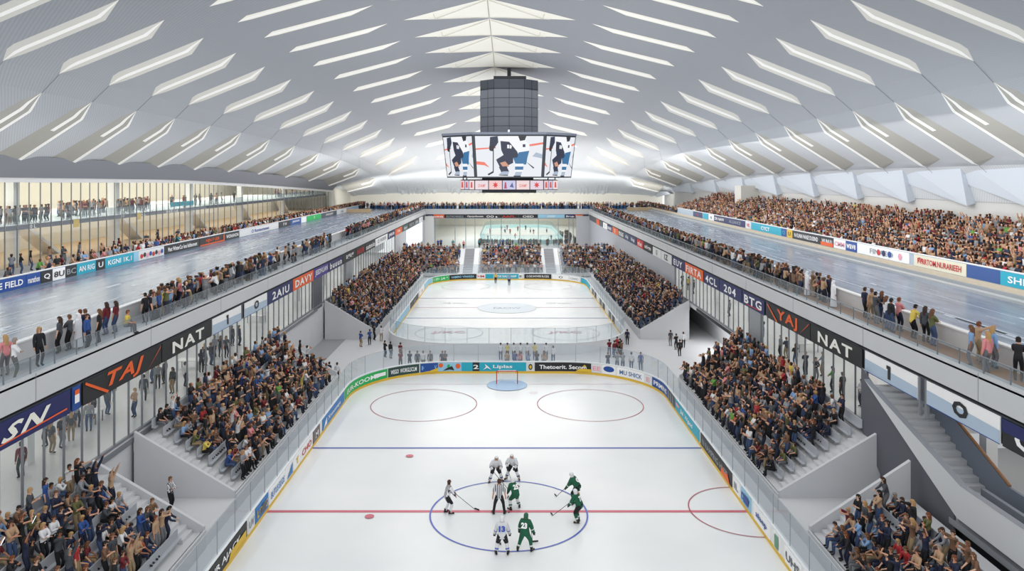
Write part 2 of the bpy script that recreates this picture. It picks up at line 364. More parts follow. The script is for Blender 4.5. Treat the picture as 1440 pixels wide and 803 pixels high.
# goal
g = empty('hockey_goal', (0, gl, ICE_Z)); tag(g, 'red framed hockey goal with white net in the pale blue crease', 'goal')
k = MB()
k.bar((-.98, 0, 0), (-.98, 0, 1.22), .045); k.bar((.98, 0, 0), (.98, 0, 1.22), .045); k.bar((-.98, 0, 1.22), (.98, 0, 1.22), .045)
k.build('goal_frame', mat((200, 50, 45), .4), g)
k = MB(); k.bar((-.98, 0, .03), (-.7, 1.0, .03), .03); k.bar((.98, 0, .03), (.7, 1.0, .03), .03); k.bar((-.7, 1.0, .03), (.7, 1.0, .03), .03); k.bar((-.98, 0, 1.2), (-.75, .55, 1.15), .03); k.bar((.98, 0, 1.2), (.75, .55, 1.15), .03); k.bar((-.75, .55, 1.15), (.75, .55, 1.15), .03)
k.build('back_frame', WH, g)
k = MB()
for i in range(15):
    x = -.9+1.8*i/14; k.bar((x, 0, 1.2), (x*.8, .55, 1.15), .008, n=3); k.bar((x*.8, .55, 1.15), (x*.75, 1.0, .03), .008, n=3)
for i in range(8):
    t = i/8; k.bar((-.75, .55+.45*t, 1.15-1.12*t), (.75, .55+.45*t, 1.15-1.12*t), .008, n=3)
k.build('net', WH, g)

# ------------------------------------------------------------------ ground floor and stands
k = MB(); k.box(-26, 26, 12, 212, -.4, 0.02); st(k.build('floor', FLOORC))
k = MB(); k.box(-26, -19.3, 71.6, 91, .02, .035); st(k.build('trim_1', DKFLOOR))
AISLE_Z = .8
GAL_Z = 4.4       # gallery floor
A_ = 22.0         # plane of gallery glass and deck edge
NR, X0, RD_, Z0, RZ = 8, 16.1, .69, .9, .44
def side_stand(sgn, y0, y1, label, rows=NR, near_wall=True, far_wall=True, gaps=()):
    r = empty('seating_stand', (0, 0, 0)); tag(r, label, 'stand', 'stepped stands beside the rinks')
    k = MB(); lo = (0, -.0)
    for i in range(rows):
        xa = X0+i*RD_; xb = xa+RD_+(.02 if i < rows-1 else max(0, (A_-.1 if rows == NR else 21.25)-xa-RD_)); z = Z0+i*RZ
        k.box(min(sgn*xa, sgn*xb), max(sgn*xa, sgn*xb), y0, y1, z-.5 if i else 0.02, z)
    k.build('tread', CONC, r)
    # half steps in the aisles
    k = MB()
    for a, b in [(y0+.25, y0+1.5), (y1-1.4, y1-.2)]+list(gaps):
        k = MB()
        for i in range(1, rows):
            xa = X0+i*RD_-.3; z = Z0+(i-1)*RZ
            k.box(min(sgn*xa, sgn*(xa+.3)), max(sgn*xa, sgn*(xa+.3)), a, b, z, z+RZ/2)
        k.build('aisle_steps', mat((205, 206, 208), .6), r)
    segs = []; a = y0+1.6
    for g0, g1 in gaps: segs.append((a, g0)); a = g1
    segs.append((a, y1-1.5))
    for i in range(rows):
        xa = X0+i*RD_+.42; z = Z0+i*RZ; k = MB()
        for a, b in segs:
            k.prism([(sgn*xa, z+.38), (sgn*(xa+.19), z+.38), (sgn*(xa+.19), z+.85), (sgn*(xa+.24), z+.85), (sgn*(xa+.24), z+.33), (sgn*xa, z+.33)], 'y', a, b)
        k.build('seat_row', mat((176, 180, 186), .5), r)
    xe = X0+NR*RD_+(.2 if rows == NR else -.4); ze = Z0+NR*RZ
    prof = [(sgn*(X0-.15), 0.02), (sgn*xe, 0.02), (sgn*xe, ze+.25), (sgn*(X0-.15), Z0+.3)]
    for on, y, nm in ((near_wall, y0, 'side_wall'), (far_wall, y1, 'side_wall')):
        if on:
            k = MB(); k.prism(prof, 'y', y-.1, y+.12); o = k.build(nm, CONC2, r)
    k = MB(); k.box(min(sgn*(X0-.25), sgn*(X0-.15)), max(sgn*(X0-.25), sgn*(X0-.15)), y0, y1, .02, Z0+.1); k.build('front_wall', CONC2, r)
    return r
side_stand(-1, 20, 40.1, 'front stepped stand below the SN sign, its near rows crowded')
side_stand(-1, 44.6, 71.4, 'long stepped stand below the NAT sign on the SN side')
side_stand(-1, 91.2, 144, 'stepped stand beside the second rink on the SN side', gaps=((107, 108.4), (124, 125.4)))
side_stand(1, 20, 40.1, 'front stepped stand half hidden below the slanting staircase', rows=5)
side_stand(1, 44.6, 70.4, 'long stepped stand below the glass gallery, up-rink of the staircase')
side_stand(1, 91.2, 144, 'stepped stand beside the second rink on the staircase side', gaps=((107, 108.4), (124, 125.4)))
for s in (-1, 1):
    k = MB(); k.box(min(s*15.9, s*21.9), max(s*15.9, s*21.9), 40.2, 44.5, .02, AISLE_Z); st(k.build('floor_aisle', FLOORC))
def end_stand(x0, x1, label):
    r = empty('seating_stand', (0, 0, 0)); tag(r, label, 'stand', 'stepped stands behind the second rink')
    k = MB(); k2 = MB()
    for i in range(8):
        y = 146.5+i*1.3; z = .8+i*.46
        k.box(x0, x1, y, y+1.32, max(.02, z-.6), z); k2.box(x0+.2, x1-.2, y+.9, y+.98, z+.3, z+.8)
    k.build('tread', CONC, r); k2.build('seat_row', mat((176, 180, 186), .5), r)
    k = MB(); k.prism([(146.3, .02), (157.2, .02), (157.2, 4.6), (146.3, 1.2)], 'x', x0-.12, x0); k.prism([(146.3, .02), (157.2, .02), (157.2, 4.6), (146.3, 1.2)], 'x', x1, x1+.12); k.build('side_wall', CONC2, r)
end_stand(-21.8, -9.8, 'end stand behind the second rink, toward the big white wall screen')
end_stand(-5.4, 6.4, 'central end stand behind the second rink between two grey stairways')
end_stand(10.6, 21.8, 'end stand behind the second rink, toward the tall grey wall')
for xa, xb, nm in ((-9.6, -5.6, 'wide white landing with grey stairway behind second rink, SN side'), (6.6, 10.4, 'wide white landing with grey stairway behind second rink, staircase side')):
    r = empty('stairway', (0, 0, 0)); tag(r, nm, 'stairs')
    k = MB(); k.prism([(146.4, .02), (157.4, .02), (157.4, 4.5), (146.4, .7)], 'x', xa, xb); k.build('landing', mat((214, 216, 218), .6), r)
    k = MB(); m_ = (xa+xb)/2
    for i in range(16):
        y = 146.6+i*.66; z = .78+i*.24; k.box(m_-.95, m_+.95, y, y+.7, z-.4, z+.14)
    k.build('step', mat((165, 167, 172), .6), r)

# ------------------------------------------------------------------ galleries, deck edge
def YofX(px): return A_*F/abs(px-CX)
for s in (-1, 1):
    nm = 'left' if s < 0 else 'right'
    def bx(name, m, xa, xb, y0, y1, z0, z1, stc=True, parent=None):
        k = MB(); k.box(min(s*xa, s*xb), max(s*xa, s*xb), y0, y1, z0, z1); o = k.build(name, m, parent)
        if stc and parent is None: st(o)
        return o
    bx('trim_fascia', FASC, A_, A_+.5, 20, 205, 9.12, 10.45)
    k = MB()
    for i in range(16):
        y = 24+i*11.5; k.box(min(s*(A_-.01), s*A_), max(s*(A_-.01), s*A_), y, y+.05, 9.12, 10.45)
    st(k.build('trim_joint', mat((150, 152, 156), .6)))
    bx('trim_reveal', BLACK, A_+.15, A_+.5, 20, 205, 8.95, 9.12)
    bx('trim_signboard', DSTEEL, A_+.06, A_+.3, 20, 205, 7.72, 8.97)
    bx('floor_deck', mat((170, 172, 176), .6), A_+.3, 50.5, 20, 205, 9.6, 10.25)
    bx('ceiling_gallery', WHITE, A_+.4, 36, 20, 204, 8.6, 8.8)
    y0g = 20 if s < 0 else 46.5
    bx('floor_gallery', mat((205, 206, 208), .3), A_-.02, 36, y0g, 150, 3.9, GAL_Z)
    bx('wall_gallery_back', mat((206, 207, 206)), 33, 33.3, 20, 204, 0, 8.7)
    xw = A_+.02 if s < 0 else 25.0
    bx('wall_'+nm, CONC2, xw, xw+.3, 20 if s < 0 else 62, 205, 0, 3.95)
    if s > 0:
        bx('wall_right_near', CONC2, A_+.02, A_+.4, 40.3, 62, 0, 3.95)
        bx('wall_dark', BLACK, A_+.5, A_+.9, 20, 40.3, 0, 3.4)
        bx('trim_black', BLACK, A_-.1, A_, 20, 88, 4.0, 4.3)
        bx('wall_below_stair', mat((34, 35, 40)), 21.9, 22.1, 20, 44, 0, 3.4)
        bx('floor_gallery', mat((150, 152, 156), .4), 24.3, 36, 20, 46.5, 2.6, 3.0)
    # glazing
    w = empty('window_1' if s < 0 else 'window_2'); st(w)
    k = MB(); yy = y0g; posts = []
    while yy < 150:
        posts.append(yy); yy += 1.62 if yy < 92 else 2.0
    for y in posts: k.box(min(s*(A_-.02), s*(A_+.08)), max(s*(A_-.02), s*(A_+.08)), y-.035, y+.035, GAL_Z, 7.75)
    k.box(min(s*(A_-.05), s*(A_+.1)), max(s*(A_-.05), s*(A_+.1)), y0g, 150, GAL_Z, GAL_Z+.16)
    if s < 0:
        k.box(-A_-.3, -A_+.12, 20, 88, 4.0, 4.28)
    k.build('mullion', STEEL, w)
    k = MB(); k.q((s*A_, y0g, GAL_Z), (s*A_, 150, GAL_Z), (s*A_, 150, 7.75), (s*A_, y0g, 7.75)); k.build('pane', WINGLASS, w)
    # solid bays and columns further along
    for y0, y1, mm in ([(86.5, 90.5, DSTEEL), (104, 108, GY), (150, 205, mat((190, 192, 196)))] if s < 0 else [(66, 69, GY), (100, 204, mat((172, 175, 182), .6))]):
        bx('wall_%s_bay' % nm, mm, A_-.03, A_+.25, y0, y1, GAL_Z-.3 if y0 < 149 and y0 < 99 else 0, 7.72)
    # gallery columns, partitions and glowing strips added to light the interior
    for i in range(9):
        y = 27+i*13.0
        bx('wall_gallery_column', WHITE, 25.2, 25.8, y, y+.6, 3.0, 8.6)
    k = MB()
    for i in range(14):
        y = 24+i*9.0; k.box(min(s*25, s*31), max(s*25, s*31), y, y+.5, 8.52, 8.6)
    k.build('added_glow_gallery', mat((255, 250, 240), .5, emit=5)); tag(bpy.data.objects['added_glow_gallery'] if s < 0 else bpy.data.objects['added_glow_gallery.001'], 'row of white glowing strips added inside the glazed gallery, %s' % ('SN side' if s < 0 else 'staircase side'), 'light')
for s, ylist in ((-1, (34, 47, 60, 79)), (1, (52, 66))):
    for j, y in enumerate(ylist):
        t = empty('table', (s*(25.0+j % 2), y, GAL_Z)); tag(t, 'low white table inside the glazed gallery, %s one along on the %s side' % (['first', 'second', 'third', 'fourth'][j], 'SN' if s < 0 else 'staircase'), 'table', 'gallery tables')
        k = MB(); k.box(-.9, .9, -.5, .5, .7, .76); k.build('table_top', WHITE, t)
        for a in (-.8, .8):
            for b in (-.4, .4): boxo('leg', STEEL, t, a-.03, a+.03, b-.03, b+.03, 0, .7)

# signs along the deck edge
def fl(u, v, q=0.0): return (-A_-.05+.0+q+.07, u, v)
def fr(u, v, q=0.0): return (A_-q-.02, -u, v)
def gap_white(o, g):
    flat(o, lambda a, b: g(a, b, .06), [(0, 0), (1, 0), (1, .5), (0, .62)], mat((178, 196, 214), .5), 'lower_band'); flat(o, lambda a, b: g(a, b, .065), [(0, 0), (1, 0), (1, .035), (0, .035)], DB, 'underline')
def one_(o, g):
    gap_white(o, g); flat(o, lambda a, b: g(a, b, .085), [(.452, .82), (.51, .82), (.51, .70), (.478, .66), (.452, .66)], BK, 'numeral_flag')
def tajlogo(o, g):
    flat(o, lambda a, b: g(a, b, .1), [(.01, .88), (.02, .97), (.28, .10), (.26, .02)], OR, 'stroke'); flat(o, lambda a, b: g(a, b, .1), [(.78, .03), (.80, .12), (.99, .97), (.98, .87)], OR, 'stroke')
def snline(o, g): flat(o, g, [(.05, .16), (.95, .24), (.95, .31), (.05, .2)], OR, 'underline')
sigL = [(-40, 97, NV, 'SN', mat((240, 240, 228), .5), .45, snline), (100, 111, DB, '', WH, 0, lambda o, g: (flat(o, g, [(.2, .3), (.8, .3), (.8, .65), (.2, .65)], WH, 'accent'), flat(o, g, [(.2, .65), (.8, .65), (.8, .85), (.2, .85)], OR, 'accent'))),
        (115, 225, BK, 'TAJ', OR, .3, tajlogo), (226.5, 296, BK, 'NAT', mat((240, 240, 232), .5), 0, None), (297.5, 338, WH, '1', BK, 0, one_), (343, 374.5, WH, 'O', BK, 0, gap_white),
        (375, 411, NV, '2AIU', WH, 0, None), (411.5, 440, OR, 'DAVY', WH, 0, None), (440.5, 461, PU, 'JEEDVLIAN', WH, 0, None), (461.5, 481, NV, 'buuun', WH, 0, None), (481.5, 500, BK, 'agug', WH, 0, None), (500.5, 512.5, BK, 'NUR', RD, 0, None),
        (513, 527, BK, 'sumnio', WH, 0, None), (527.5, 544.5, WH, 'Q HORN', GY, 0, None), (545, 555, NV, 'peace', WH, 0, None), (555.3, 565, OR, 'drey', WH, 0, None), (565.3, 574, DG, 'lano', OW, 0, None), (574.3, 582, BK, 'mare', GY, 0, None), (582.3, 589, DSTEEL, 'sire', OW, 0, None), (589.3, 594, WH, 'B', BL, 0, None)]
sigR = [(839, 843, OR, '', WH, None), (843.5, 848, DSTEEL, '', WH, None), (848.5, 854, WH, 'B', GY, None), (854.5, 861, NV, 'soot', WH, None), (861.5, 869.5, OR, 'E', WH, None), (870, 878, DSTEEL, 'mas', OW, None), (878.3, 886, mat((70, 80, 110)), 'clip', WH, None), (886.3, 895, mat((70, 80, 110)), 'blap', WH, None),
        (896, 905, RD, 'nie', WH, None), (905.5, 918, BK, 'adigm', WH, None), (918.5, 930, OW, 'G', GY, None), (930.5, 945, OW, 'IZ', BK, None), (945.5, 963.5, NV, 'EUY', WH, None), (964, 989.5, OR, 'FIRTA', WH, None), (991, 1012, NV, '4CL', WH, None), (1012.5, 1044, NV, '204', WH, None),
        (1045, 1076, NV, 'BTG', WH, lambda o, g: flat(o, g, [(.2, .12), (.85, .16), (.85, .22), (.2, .18)], RD, 'underline')), (1080, 1140.5, BK, 'YAJ', OR, tajlogo), (1141.5, 1214, BK, 'NAT', mat((240, 240, 232), .5), None), (1218, 1292, WH, '1', BK, one_), (1305, 1408.5, WH, 'O', BK, gap_white),
        (1412, 1475, BK, 'C', WH, lambda o, g: flat(o, g, [(0, .55), (1, .55), (1, 1), (0, 1)], NV, 'upper_band'))]
for a, b, bg, t, fg, sh, ex in sigL:
    big = a < 300
    ua, ub = YofX(a), YofX(b)
    banner(fl, ua, ub, 7.74, 8.95, bg, t, fg, 'on the gallery front of the SN side', 'sign panels along the gallery front, SN side', shear=sh, extra=ex, name='sign_panel', cat='sign', vfrac=((.08, .92) if 'AJ' in t else (.2, .82)), wide=(2.3 if len(t) > 1 else 1.6), bold=(.03 if len(t) > 1 else .05), sp=1.22)
for a, b, bg, t, fg, ex in sigR:
    ua, ub = -YofX(a), -YofX(b)
    banner(fr, ua, ub, 7.70, 8.95, bg, t, fg, 'on the gallery front above the staircase side', 'sign panels along the gallery front, staircase side', extra=ex, name='sign_panel', cat='sign', vfrac=((.08, .92) if 'AJ' in t else (.2, .82)), wide=(2.3 if len(t) > 1 else 1.6), bold=(.03 if len(t) > 1 else .05), sp=1.22)

# staircase
sc = empty('staircase', (23, 41, 3)); sc.location = (0, 0, 0); tag(sc, 'grey staircase with broad pale parapet climbing to the gallery below sign 1', 'staircase')
k = MB(); k.prism([(45.4, 7.5), (35.75, 5.07), (20, 5.07), (20, 3.46), (36.06, 3.46)], 'x', 21.3, 21.6); k.build('parapet', mat((205, 207, 209), .6), sc)
k = MB(); k.q((21.28, 45.4, 7.52), (21.62, 45.4, 7.52), (21.62, 35.75, 5.09), (21.28, 35.75, 5.09)); k.q((21.28, 35.75, 5.09), (21.62, 35.75, 5.09), (21.62, 20, 5.09), (21.28, 20, 5.09)); k.build('coping', mat((140, 144, 152), .5), sc)
k = MB()
for i in range(17):
    y = 45.2-i*.5; z = 7.25-i*.245; k.box(21.72, 24.0, y-.52, y, z-.6, z)
k.build('step', mat((196, 199, 203), .6), sc)
k = MB(); k.prism([(46.4, 8.9), (36.4, 4.75), (33, 4.75), (33, 2.8), (46.4, 2.8)], 'x', 24.0, 24.15); k.build('side_wall', mat((120, 128, 142), .6), sc)
k = MB(); k.prism([(46.45, 4.2), (46.45, 7.95), (36.8, 3.75), (36.8, 2.3), (44, 2.3)], 'x', 21.62, 21.7); k.build('stringer', mat((92, 95, 102)), sc)
k = MB(); k.bar((24.07, 45.5, 8.6), (24.07, 36.4, 4.82), .07, n=6); k.build('handrail', mat((150, 105, 65), .5), sc)
boxo('landing', mat((150, 154, 160), .6), sc, 21.6, 24.3, 20, 37.2, 2.7, 3.0)
k = MB(); k.box(21.96, 22.1, 40.42, 40.62, 6.9, 8.95); k.box(21.96, 22.1, 39.8, 40.0, 6.9, 8.95); k.build('post', STEEL, sc)
boxo('landing_wall', mat((118, 124, 134), .5), sc, 22.6, 22.8, 30, 36.3, 3.0, 4.75)

# decks: inner walkway, low wall, track ice, outer boards
TZ = 10.3
for s in (-1, 1):
    nm = 'left' if s < 0 else 'right'; xo = 40.0 if s < 0 else 37.0
    k = MB(); k.box(min(s*(A_+.0), s*24.2), max(s*A_, s*24.2), 20, 205, 10.2, TZ); st(k.build('floor_walkway', WOOD if s > 0 else mat((165, 168, 172), .5)))
    k = MB(); k.box(min(s*24.2, s*24.45), max(s*24.2, s*24.45), 20, 198, TZ, 11.35); o = k.build('wall_low_'+nm, mat((205, 206, 207), .6)); st(o)
    k = MB(); k.box(min(s*24.13, s*24.52), max(s*24.13, s*24.52), 20, 198, 11.35, 11.43); st(k.build('trim_low_wall_cap', WHITE))
    k = MB(); k.q((s*24.4, 20, TZ+.03), (s*xo, 20, TZ+.03), (s*xo, 244, TZ+.03), (s*24.4, 244, TZ+.03)); o = k.build('speed_skating_track', TRACK)
    lines = MB()
    for x, w in ((25.6, .10), (29.6, .14), (33.4, .08)): lines.box(min(s*x, s*(x+w)), max(s*x, s*(x+w)), 20, 225, TZ+.032, TZ+.036)
    rr = random.Random(3+s)
    for i in range(120):
        x = rr.uniform(25.5, xo-1.5); y = 30+rr.random()**1.4*170; l = rr.uniform(1, 7); w = rr.choice([.05, .1, .25])
        lines.box(min(s*x, s*(x+w)), max(s*x, s*(x+w)), y, y+l, TZ+.032, TZ+.036)
    tag(o, 'blue grey ice of the raised skating track on the %s side' % ('SN' if s < 0 else 'staircase'), 'ice track')
    lines.build('lane_marking', mat((184, 194, 206), .3), o)
    if s < 0:
        k = MB(); k.box(-37.9, -37.8, 30, 200, TZ+.032, TZ+.036); k.build('edge_line', mat((205, 150, 165), .4), o)
    # guard rail
    r = empty('guard_rail'); tag(r, 'glass balustrade with thin posts at the deck edge, %s side' % ('SN' if s < 0 else 'staircase'), 'railing')
    k = MB(); n = 0; y = 24
    while y < 204:
        k.box(min(s*22.15, s*22.2), max(s*22.15, s*22.2), y-.03, y+.03, TZ, 11.2); y += 1.9 if y < 70 else 3.8
    k.build('post', STEEL, r); k = MB(); k.bar((s*22.17, 20, 11.22), (s*22.17, 205, 11.22), .035 if s > 0 else .015, n=6); k.build('rail', STEEL, r)
    k = MB(); k.q((s*22.17, 20, TZ), (s*22.17, 205, TZ), (s*22.17, 205, 11.2), (s*22.17, 20, 11.2)); k.build('glass_panel', DECKGLASS, r)
# outer boards, SN side
st(boxo('wall_track_boards', mat((150, 175, 200), .5), None, -40.15, -40, 30, 205, TZ, 11.45))
st(boxo('trim_boards_cap', WHITE, None, -40.2, -39.95, 30, 205, 11.45, 11.52))
def fol(u, v, q=0.0): return (-40+q, u, v)
def yo(px, X): return X*F/abs(px-CX)
for a, b, bg, t, fg in [(-30, 36, DB, 'LAKE FIELD', WH), (36.5, 56, DB, 'marathon', WH), (57, 73, BK, 'Q', WH), (73.5, 91, WH, '8U', BK), (91.5, 107, BK, 'BC', GY), (107.5, 134, TE, 'AN RIG', WH), (134.5, 147, BK, 'U', WH), (147.5, 187, TE, 'KGNI 1K.1', WH), (187.5, 194, LB, '', WH),
                        (194.5, 230, OW, '', WH), (231, 280, BK, 'Mast WinterCur lens fadtieument', WH), (280.5, 315, BK, 'NJN F LEB', OR), (316, 336, BK, 'WONHHON', WH), (336.5, 391, OW, 'O Rontormmnt', DB), (392, 408, BK, 'F H', WH), (408.5, 423, DB, 'peonom', WH), (423.5, 430.5, WH, '', DB), (431, 451.5, GR, 'V', WH), (452, 473, DSTEEL, 'ONRAIIMMI', OW), (474, 487, OW, 'WM', GY)]:
    ex = None
    if a == 194.5:
        def ex(o, g):
            for i in range(8): disc(o, g, .1+i*.115, .42+.1*(i % 2), .05, .25, [RD, BK, PK, DB][i % 4], n=10)
    if a == 280.5:
        def ex(o, g): flat(o, g, [(0, 0), (1, 0), (1, .9), (.95, .9), (.95, .2), (0, .15)], OR, 'accent')
    banner(fol, yo(a, 40), yo(b, 40), TZ+.08, 11.4, bg, t, fg, 'on the outer track boards of the SN side', 'banners on the outer track boards, SN side', extra=ex)
# outer boards, staircase side
k = MB(); k.box(37, 37.7, 30, 205, TZ, 10.55, m=0); k.box(37.7, 38, 30, 205, TZ, 10.8, m=1); k.box(38.0, 38.25, 30, 205, TZ, 11.2, m=2)
o = k.build('wall_plinth', [mat((175, 178, 180), .5), GY, BEIGE]); st(o)
st(boxo('wall_track_boards_right', mat((175, 188, 200), .5), None, 38.1, 38.25, 30, 170, 11.2, 12.35)); st(boxo('trim_boards_cap_right', WHITE, None, 38.05, 38.3, 30, 170, 12.35, 12.42))
def fo_r(u, v, q=0.0): return (38.1-q, -u, v)
for a, b, bg, t, fg in [(975, 988, mat((70, 80, 110)), 'ba', RD), (989, 996, TE, '', WH), (997, 1004, WH, 'N', BK), (1004.5, 1020, mat((60, 60, 90)), 'DR NAVV', WH), (1020.5, 1048, NV, 'ALLIANCE', GY), (1049, 1056, OW, 'VE', RD), (1057, 1099, TE, 'CYCT', WH), (1099.5, 1106.5, DB, 'O', TE), (1107, 1114.5, YE, 'U', BK), (1115, 1154.5, BK, 'N KUNN WASE DUSIND', WH), (1155, 1172.5, BK, 'WUNUU', WH), (1173, 1189.5, WH, 'CMM', PK), (1190, 1205.5, DB, 'wave', WH),
                        (1206, 1279, WH, 'FINAEO', GY), (1286, 1359.5, CR, 'PYRRTOM.NURARIEEH', RD), (1360, 1407, mat((60, 90, 150)), '', WH), (1407.5, 1460, TE, 'SHF', WH)]:
    ex = None
    if a == 1155:
        def ex(o, g): flat(o, g, [(0, 0), (1, 0), (1, .4), (0, .4)], OR, 'accent')
    if a == 1286:
        def ex(o, g): disc(o, g, .13, .6, .05, .2, RD, ring=.75)
    if a == 1206:
        def ex(o, g): [disc(o, g, u_, .5, .035, .3, c_, n=10) for u_, c_ in ((.45, RD), (.55, NV), (.66, DB), (.85, PK))]
    banner(fo_r, -yo(a, 38.1), -yo(b, 38.1), 11.25, 12.3, bg, t, fg, 'on the outer track boards below the big crowd', 'banners on the outer track boards, staircase side', extra=ex)

# far cross deck
k = MB(); k.box(-22.6, 22.6, 205, 205.5, 9.1, 10.5); st(k.build('trim_fascia_end', FASC))
k = MB(); k.box(-50, 50, 205.3, 246, 9.6, 10.25); st(k.build('floor_deck_end', mat((186, 190, 196), .5)))
k = MB(); k.box(-24, 24, 213, 214, 10.25, 10.27); st(k.build('trim_track_end', mat((150, 165, 185), .3)))
st(boxo('trim_signboard_end', DSTEEL, None, -22, 22, 205.1, 205.3, 7.9, 9.1))
def fe(u, v, q=0.0): return (u, 205.08-q, v)
for a, b, bg, t, fg in [(601, 609, NV, 'evo', WH), (609.3, 624.5, OR, 'omnia', WH), (625, 654, BK, 'OUTMOMREDS', GY), (654.5, 682, BK, 'Opnjofoomt', WH), (682.5, 701, BK, 'OO a', WH), (701.5, 729, BK, 'AAPL', RD), (729.5, 756, BK, 'OED', OW), (756.5, 794, LB, '/////', WH), (795, 808.5, NV, 'Brup', WH), (809, 820, OR, 'naoro', WH)]:
    banner(fe, (a-CX)*205/F, (b-CX)*205/F, 7.95, 9.05, bg, t, fg, 'on the far bridge front', 'sign panels along the far bridge front', name='sign_panel', cat='sign')
letters('A T F', fe, -1.1, 1.3, 9.75, 10.15, GY, bpy.data.objects['trim_fascia_end'])
for i, (a, b) in enumerate([(520, 548), (552, 588), (594, 640), (645, 700), (705, 760), (765, 812), (818, 850), (862, 880)]):
    o = boxo('crash_pad', mat((60, 110, 160), .6), None, (a-CX)*212/F, (b-CX)*212/F, 212, 212.35, 10.25, 11.2); tag(o, 'blue padded barrier on the far deck, %s counting from the glass hall side' % ['first', 'second', 'third', 'fourth', 'fifth', 'sixth', 'seventh', 'eighth'][i], 'barrier', 'blue barriers on the far deck')
for i, (a, b, y) in enumerate([(486, 522, 190), (882, 918, 200)]):
    o = boxo('wooden_barrier', LWOOD, None, (a-CX)*y/F, (b-CX)*y/F, y, y+.5, TZ, 11.2); tag(o, 'pale wooden barrier on the track bend, %s' % ['near the glass hall', 'near the big crowd'][i], 'barrier')

# ------------------------------------------------------------------ window wall and third rink beyond
w = st(empty('window_3'))
k = MB()
for px in (612, 640, 655, 668, 690, 705, 731, 757, 785, 800, 806): x = (px-CX)*205/F; k.box(x-.1, x+.1, 204.8, 205, 0, 8)
k.box(-19.5, 18.5, 204.8, 205, 7.9, 8.1); k.build('mullion', mat((150, 158, 160)), w)
k = MB(); k.q((-22, 204.9, 0), (22, 204.9, 0), (22, 204.9, 8), (-22, 204.9, 8)); k.build('pane', WINGLASS, w)
st(boxo('floor_hall', mat((225, 226, 222), .4), None, -30, 34, 212, 300, -.2, .02)); st(boxo('wall_hall_back', CREAM, None, -30, 34, 300, 300.3, 0, 9.6)); st(boxo('wall_hall_left', CREAM, None, -30.3, -30, 205, 300, 0, 9.6)); st(boxo('wall_hall_right', CREAM, None, 34, 34.3, 205, 300, 0, 9.6)); st(boxo('ceiling_hall', CREAM, None, -30, 34, 246, 300, 9.4, 9.6))
st(boxo('wall_right_end', mat((185, 188, 192)), None, 18.6, 22.3, 203.5, 204.8, 0, 8.6)); st(boxo('wall_left_end', mat((222, 223, 222)), None, -22, -19.6, 203.5, 204.8, 0, 8.6))
P3 = Perim(4.2, 216, 284, 12, 8)
rink(P3, 'third ice rink seen through the window wall below the far bridge', TEALGLASS, [('blue_line', gb, line(-7.8, 16.2, 240), .3, False), ('center_line', PINK, line(-7.8, 16.2, 250), .3, False)], 'teal glazed boards around the third rink behind the window wall', bmat=mat((186, 222, 224)), kick=False, gh=2.6)
o = boxo('wall_screen', mat((225, 236, 246), .4, emit=.5), None, -21.9, -21.8, 165, 196, 2.8, 7.6); tag(o, 'big pale wall screen near the far bridge corner', 'screen')

XC = -1.3; W_ = 50.0
def kY(Y): return math.sqrt(max(0.0, 1-(max(Y-50, 0)/196.0)**2))
def zroof(X, Y):
    kk = kY(Y); ze = 12+5*kk; za = 12+19.3*kk; t = min(1.0, abs((X-XC)/W_))
    return ze+(za-ze)*math.sqrt(1-t*t)
# ------------------------------------------------------------------ glass hall beyond the SN-side track
def topz(Y): return 19.15-.6*max(0, (Y-60)/50)-2.6*max(0, (Y-112)/110)**1.2
XH = 49.8
w = st(empty('window_4')); k = MB(); y = 52.4
while y < 214:
    k.box(-XH-.06, -XH+.06, y-.03, y+.03, 10.25, topz(y)); y += 1.92 if y < 130 else 3.0
k.build('mullion', mat((140, 142, 142), .5), w)
k = MB()
for i in range(20):
    ya = 50+i*8.3; yb = ya+8.3; k.q((-XH, ya, 10.25), (-XH, yb, 10.25), (-XH, yb, topz(yb)), (-XH, ya, topz(ya)))
k.build('pane', WINGLASS, w)
k = MB()
for i in range(20):
    ya = 50+i*8.3; yb = ya+8.3; za, zb = topz(ya), topz(yb)
    k.q((-XH+.1, ya, za), (-XH+.1, yb, zb), (-XH+.1, yb, zb+.55), (-XH+.1, ya, za+.55)); k.q((-XH+.1, ya, za), (-XH+.1, yb, zb), (-XH-.4, yb, zb), (-XH-.4, ya, za))
    k.q((-XH+.1, ya, za+.55), (-XH+.1, yb, zb+.55), (-XH-1.0, yb, zb+3.0), (-XH-1.0, ya, za+3.0), m=1)
    k.q((-XH+.3, ya, za+.5), (-XH+.3, yb, zb+.5), (-XH+2.2, yb, min(zb+2.6, zroof(-XH+2.2, yb)-.05)), (-XH+2.2, ya, min(za+2.6, zroof(-XH+2.2, ya)-.05)), m=1)
st(k.build('trim_header', [WHITE, mat((150, 153, 160), .6)]))  # grey slopes carry the shade above the header in their colour
st(boxo('floor_glass_hall', LWOOD, None, -76, -44, 40, 214, 9.9, 10.24)); st(boxo('wall_glass_hall', CREAM, None, -76.3, -76, 40, 214, 9.9, 21)); st(boxo('ceiling_glass_hall', CREAM, None, -76, -51.5, 40, 214, 20.4, 20.7))
st(boxo('wall_glass_hall_end', CREAM, None, -76, -50, 214, 214.3, 9.9, 21)); st(boxo('wall_glass_hall_inner', mat((225, 222, 210)), None, -62, -61.7, 40, 214, 9.9, 14.3)); st(boxo('wall_glass_hall_front', CREAM, None, -76, -50, 39.7, 40, 9.9, 21))
st(boxo('floor_glass_hall_upper', mat((230, 230, 226)), None, -70, -50.6, 40, 212, 14.1, 14.45)); st(boxo('trim_floor_edge', mat((74, 80, 100), .6), None, -50.6, -50.5, 40, 212, 14.0, 14.5))
k = MB(); k.box(-50.55, -50.5, 40, 212, 14.5, 15.5); st(k.build('trim_upper_balustrade', DECKGLASS))
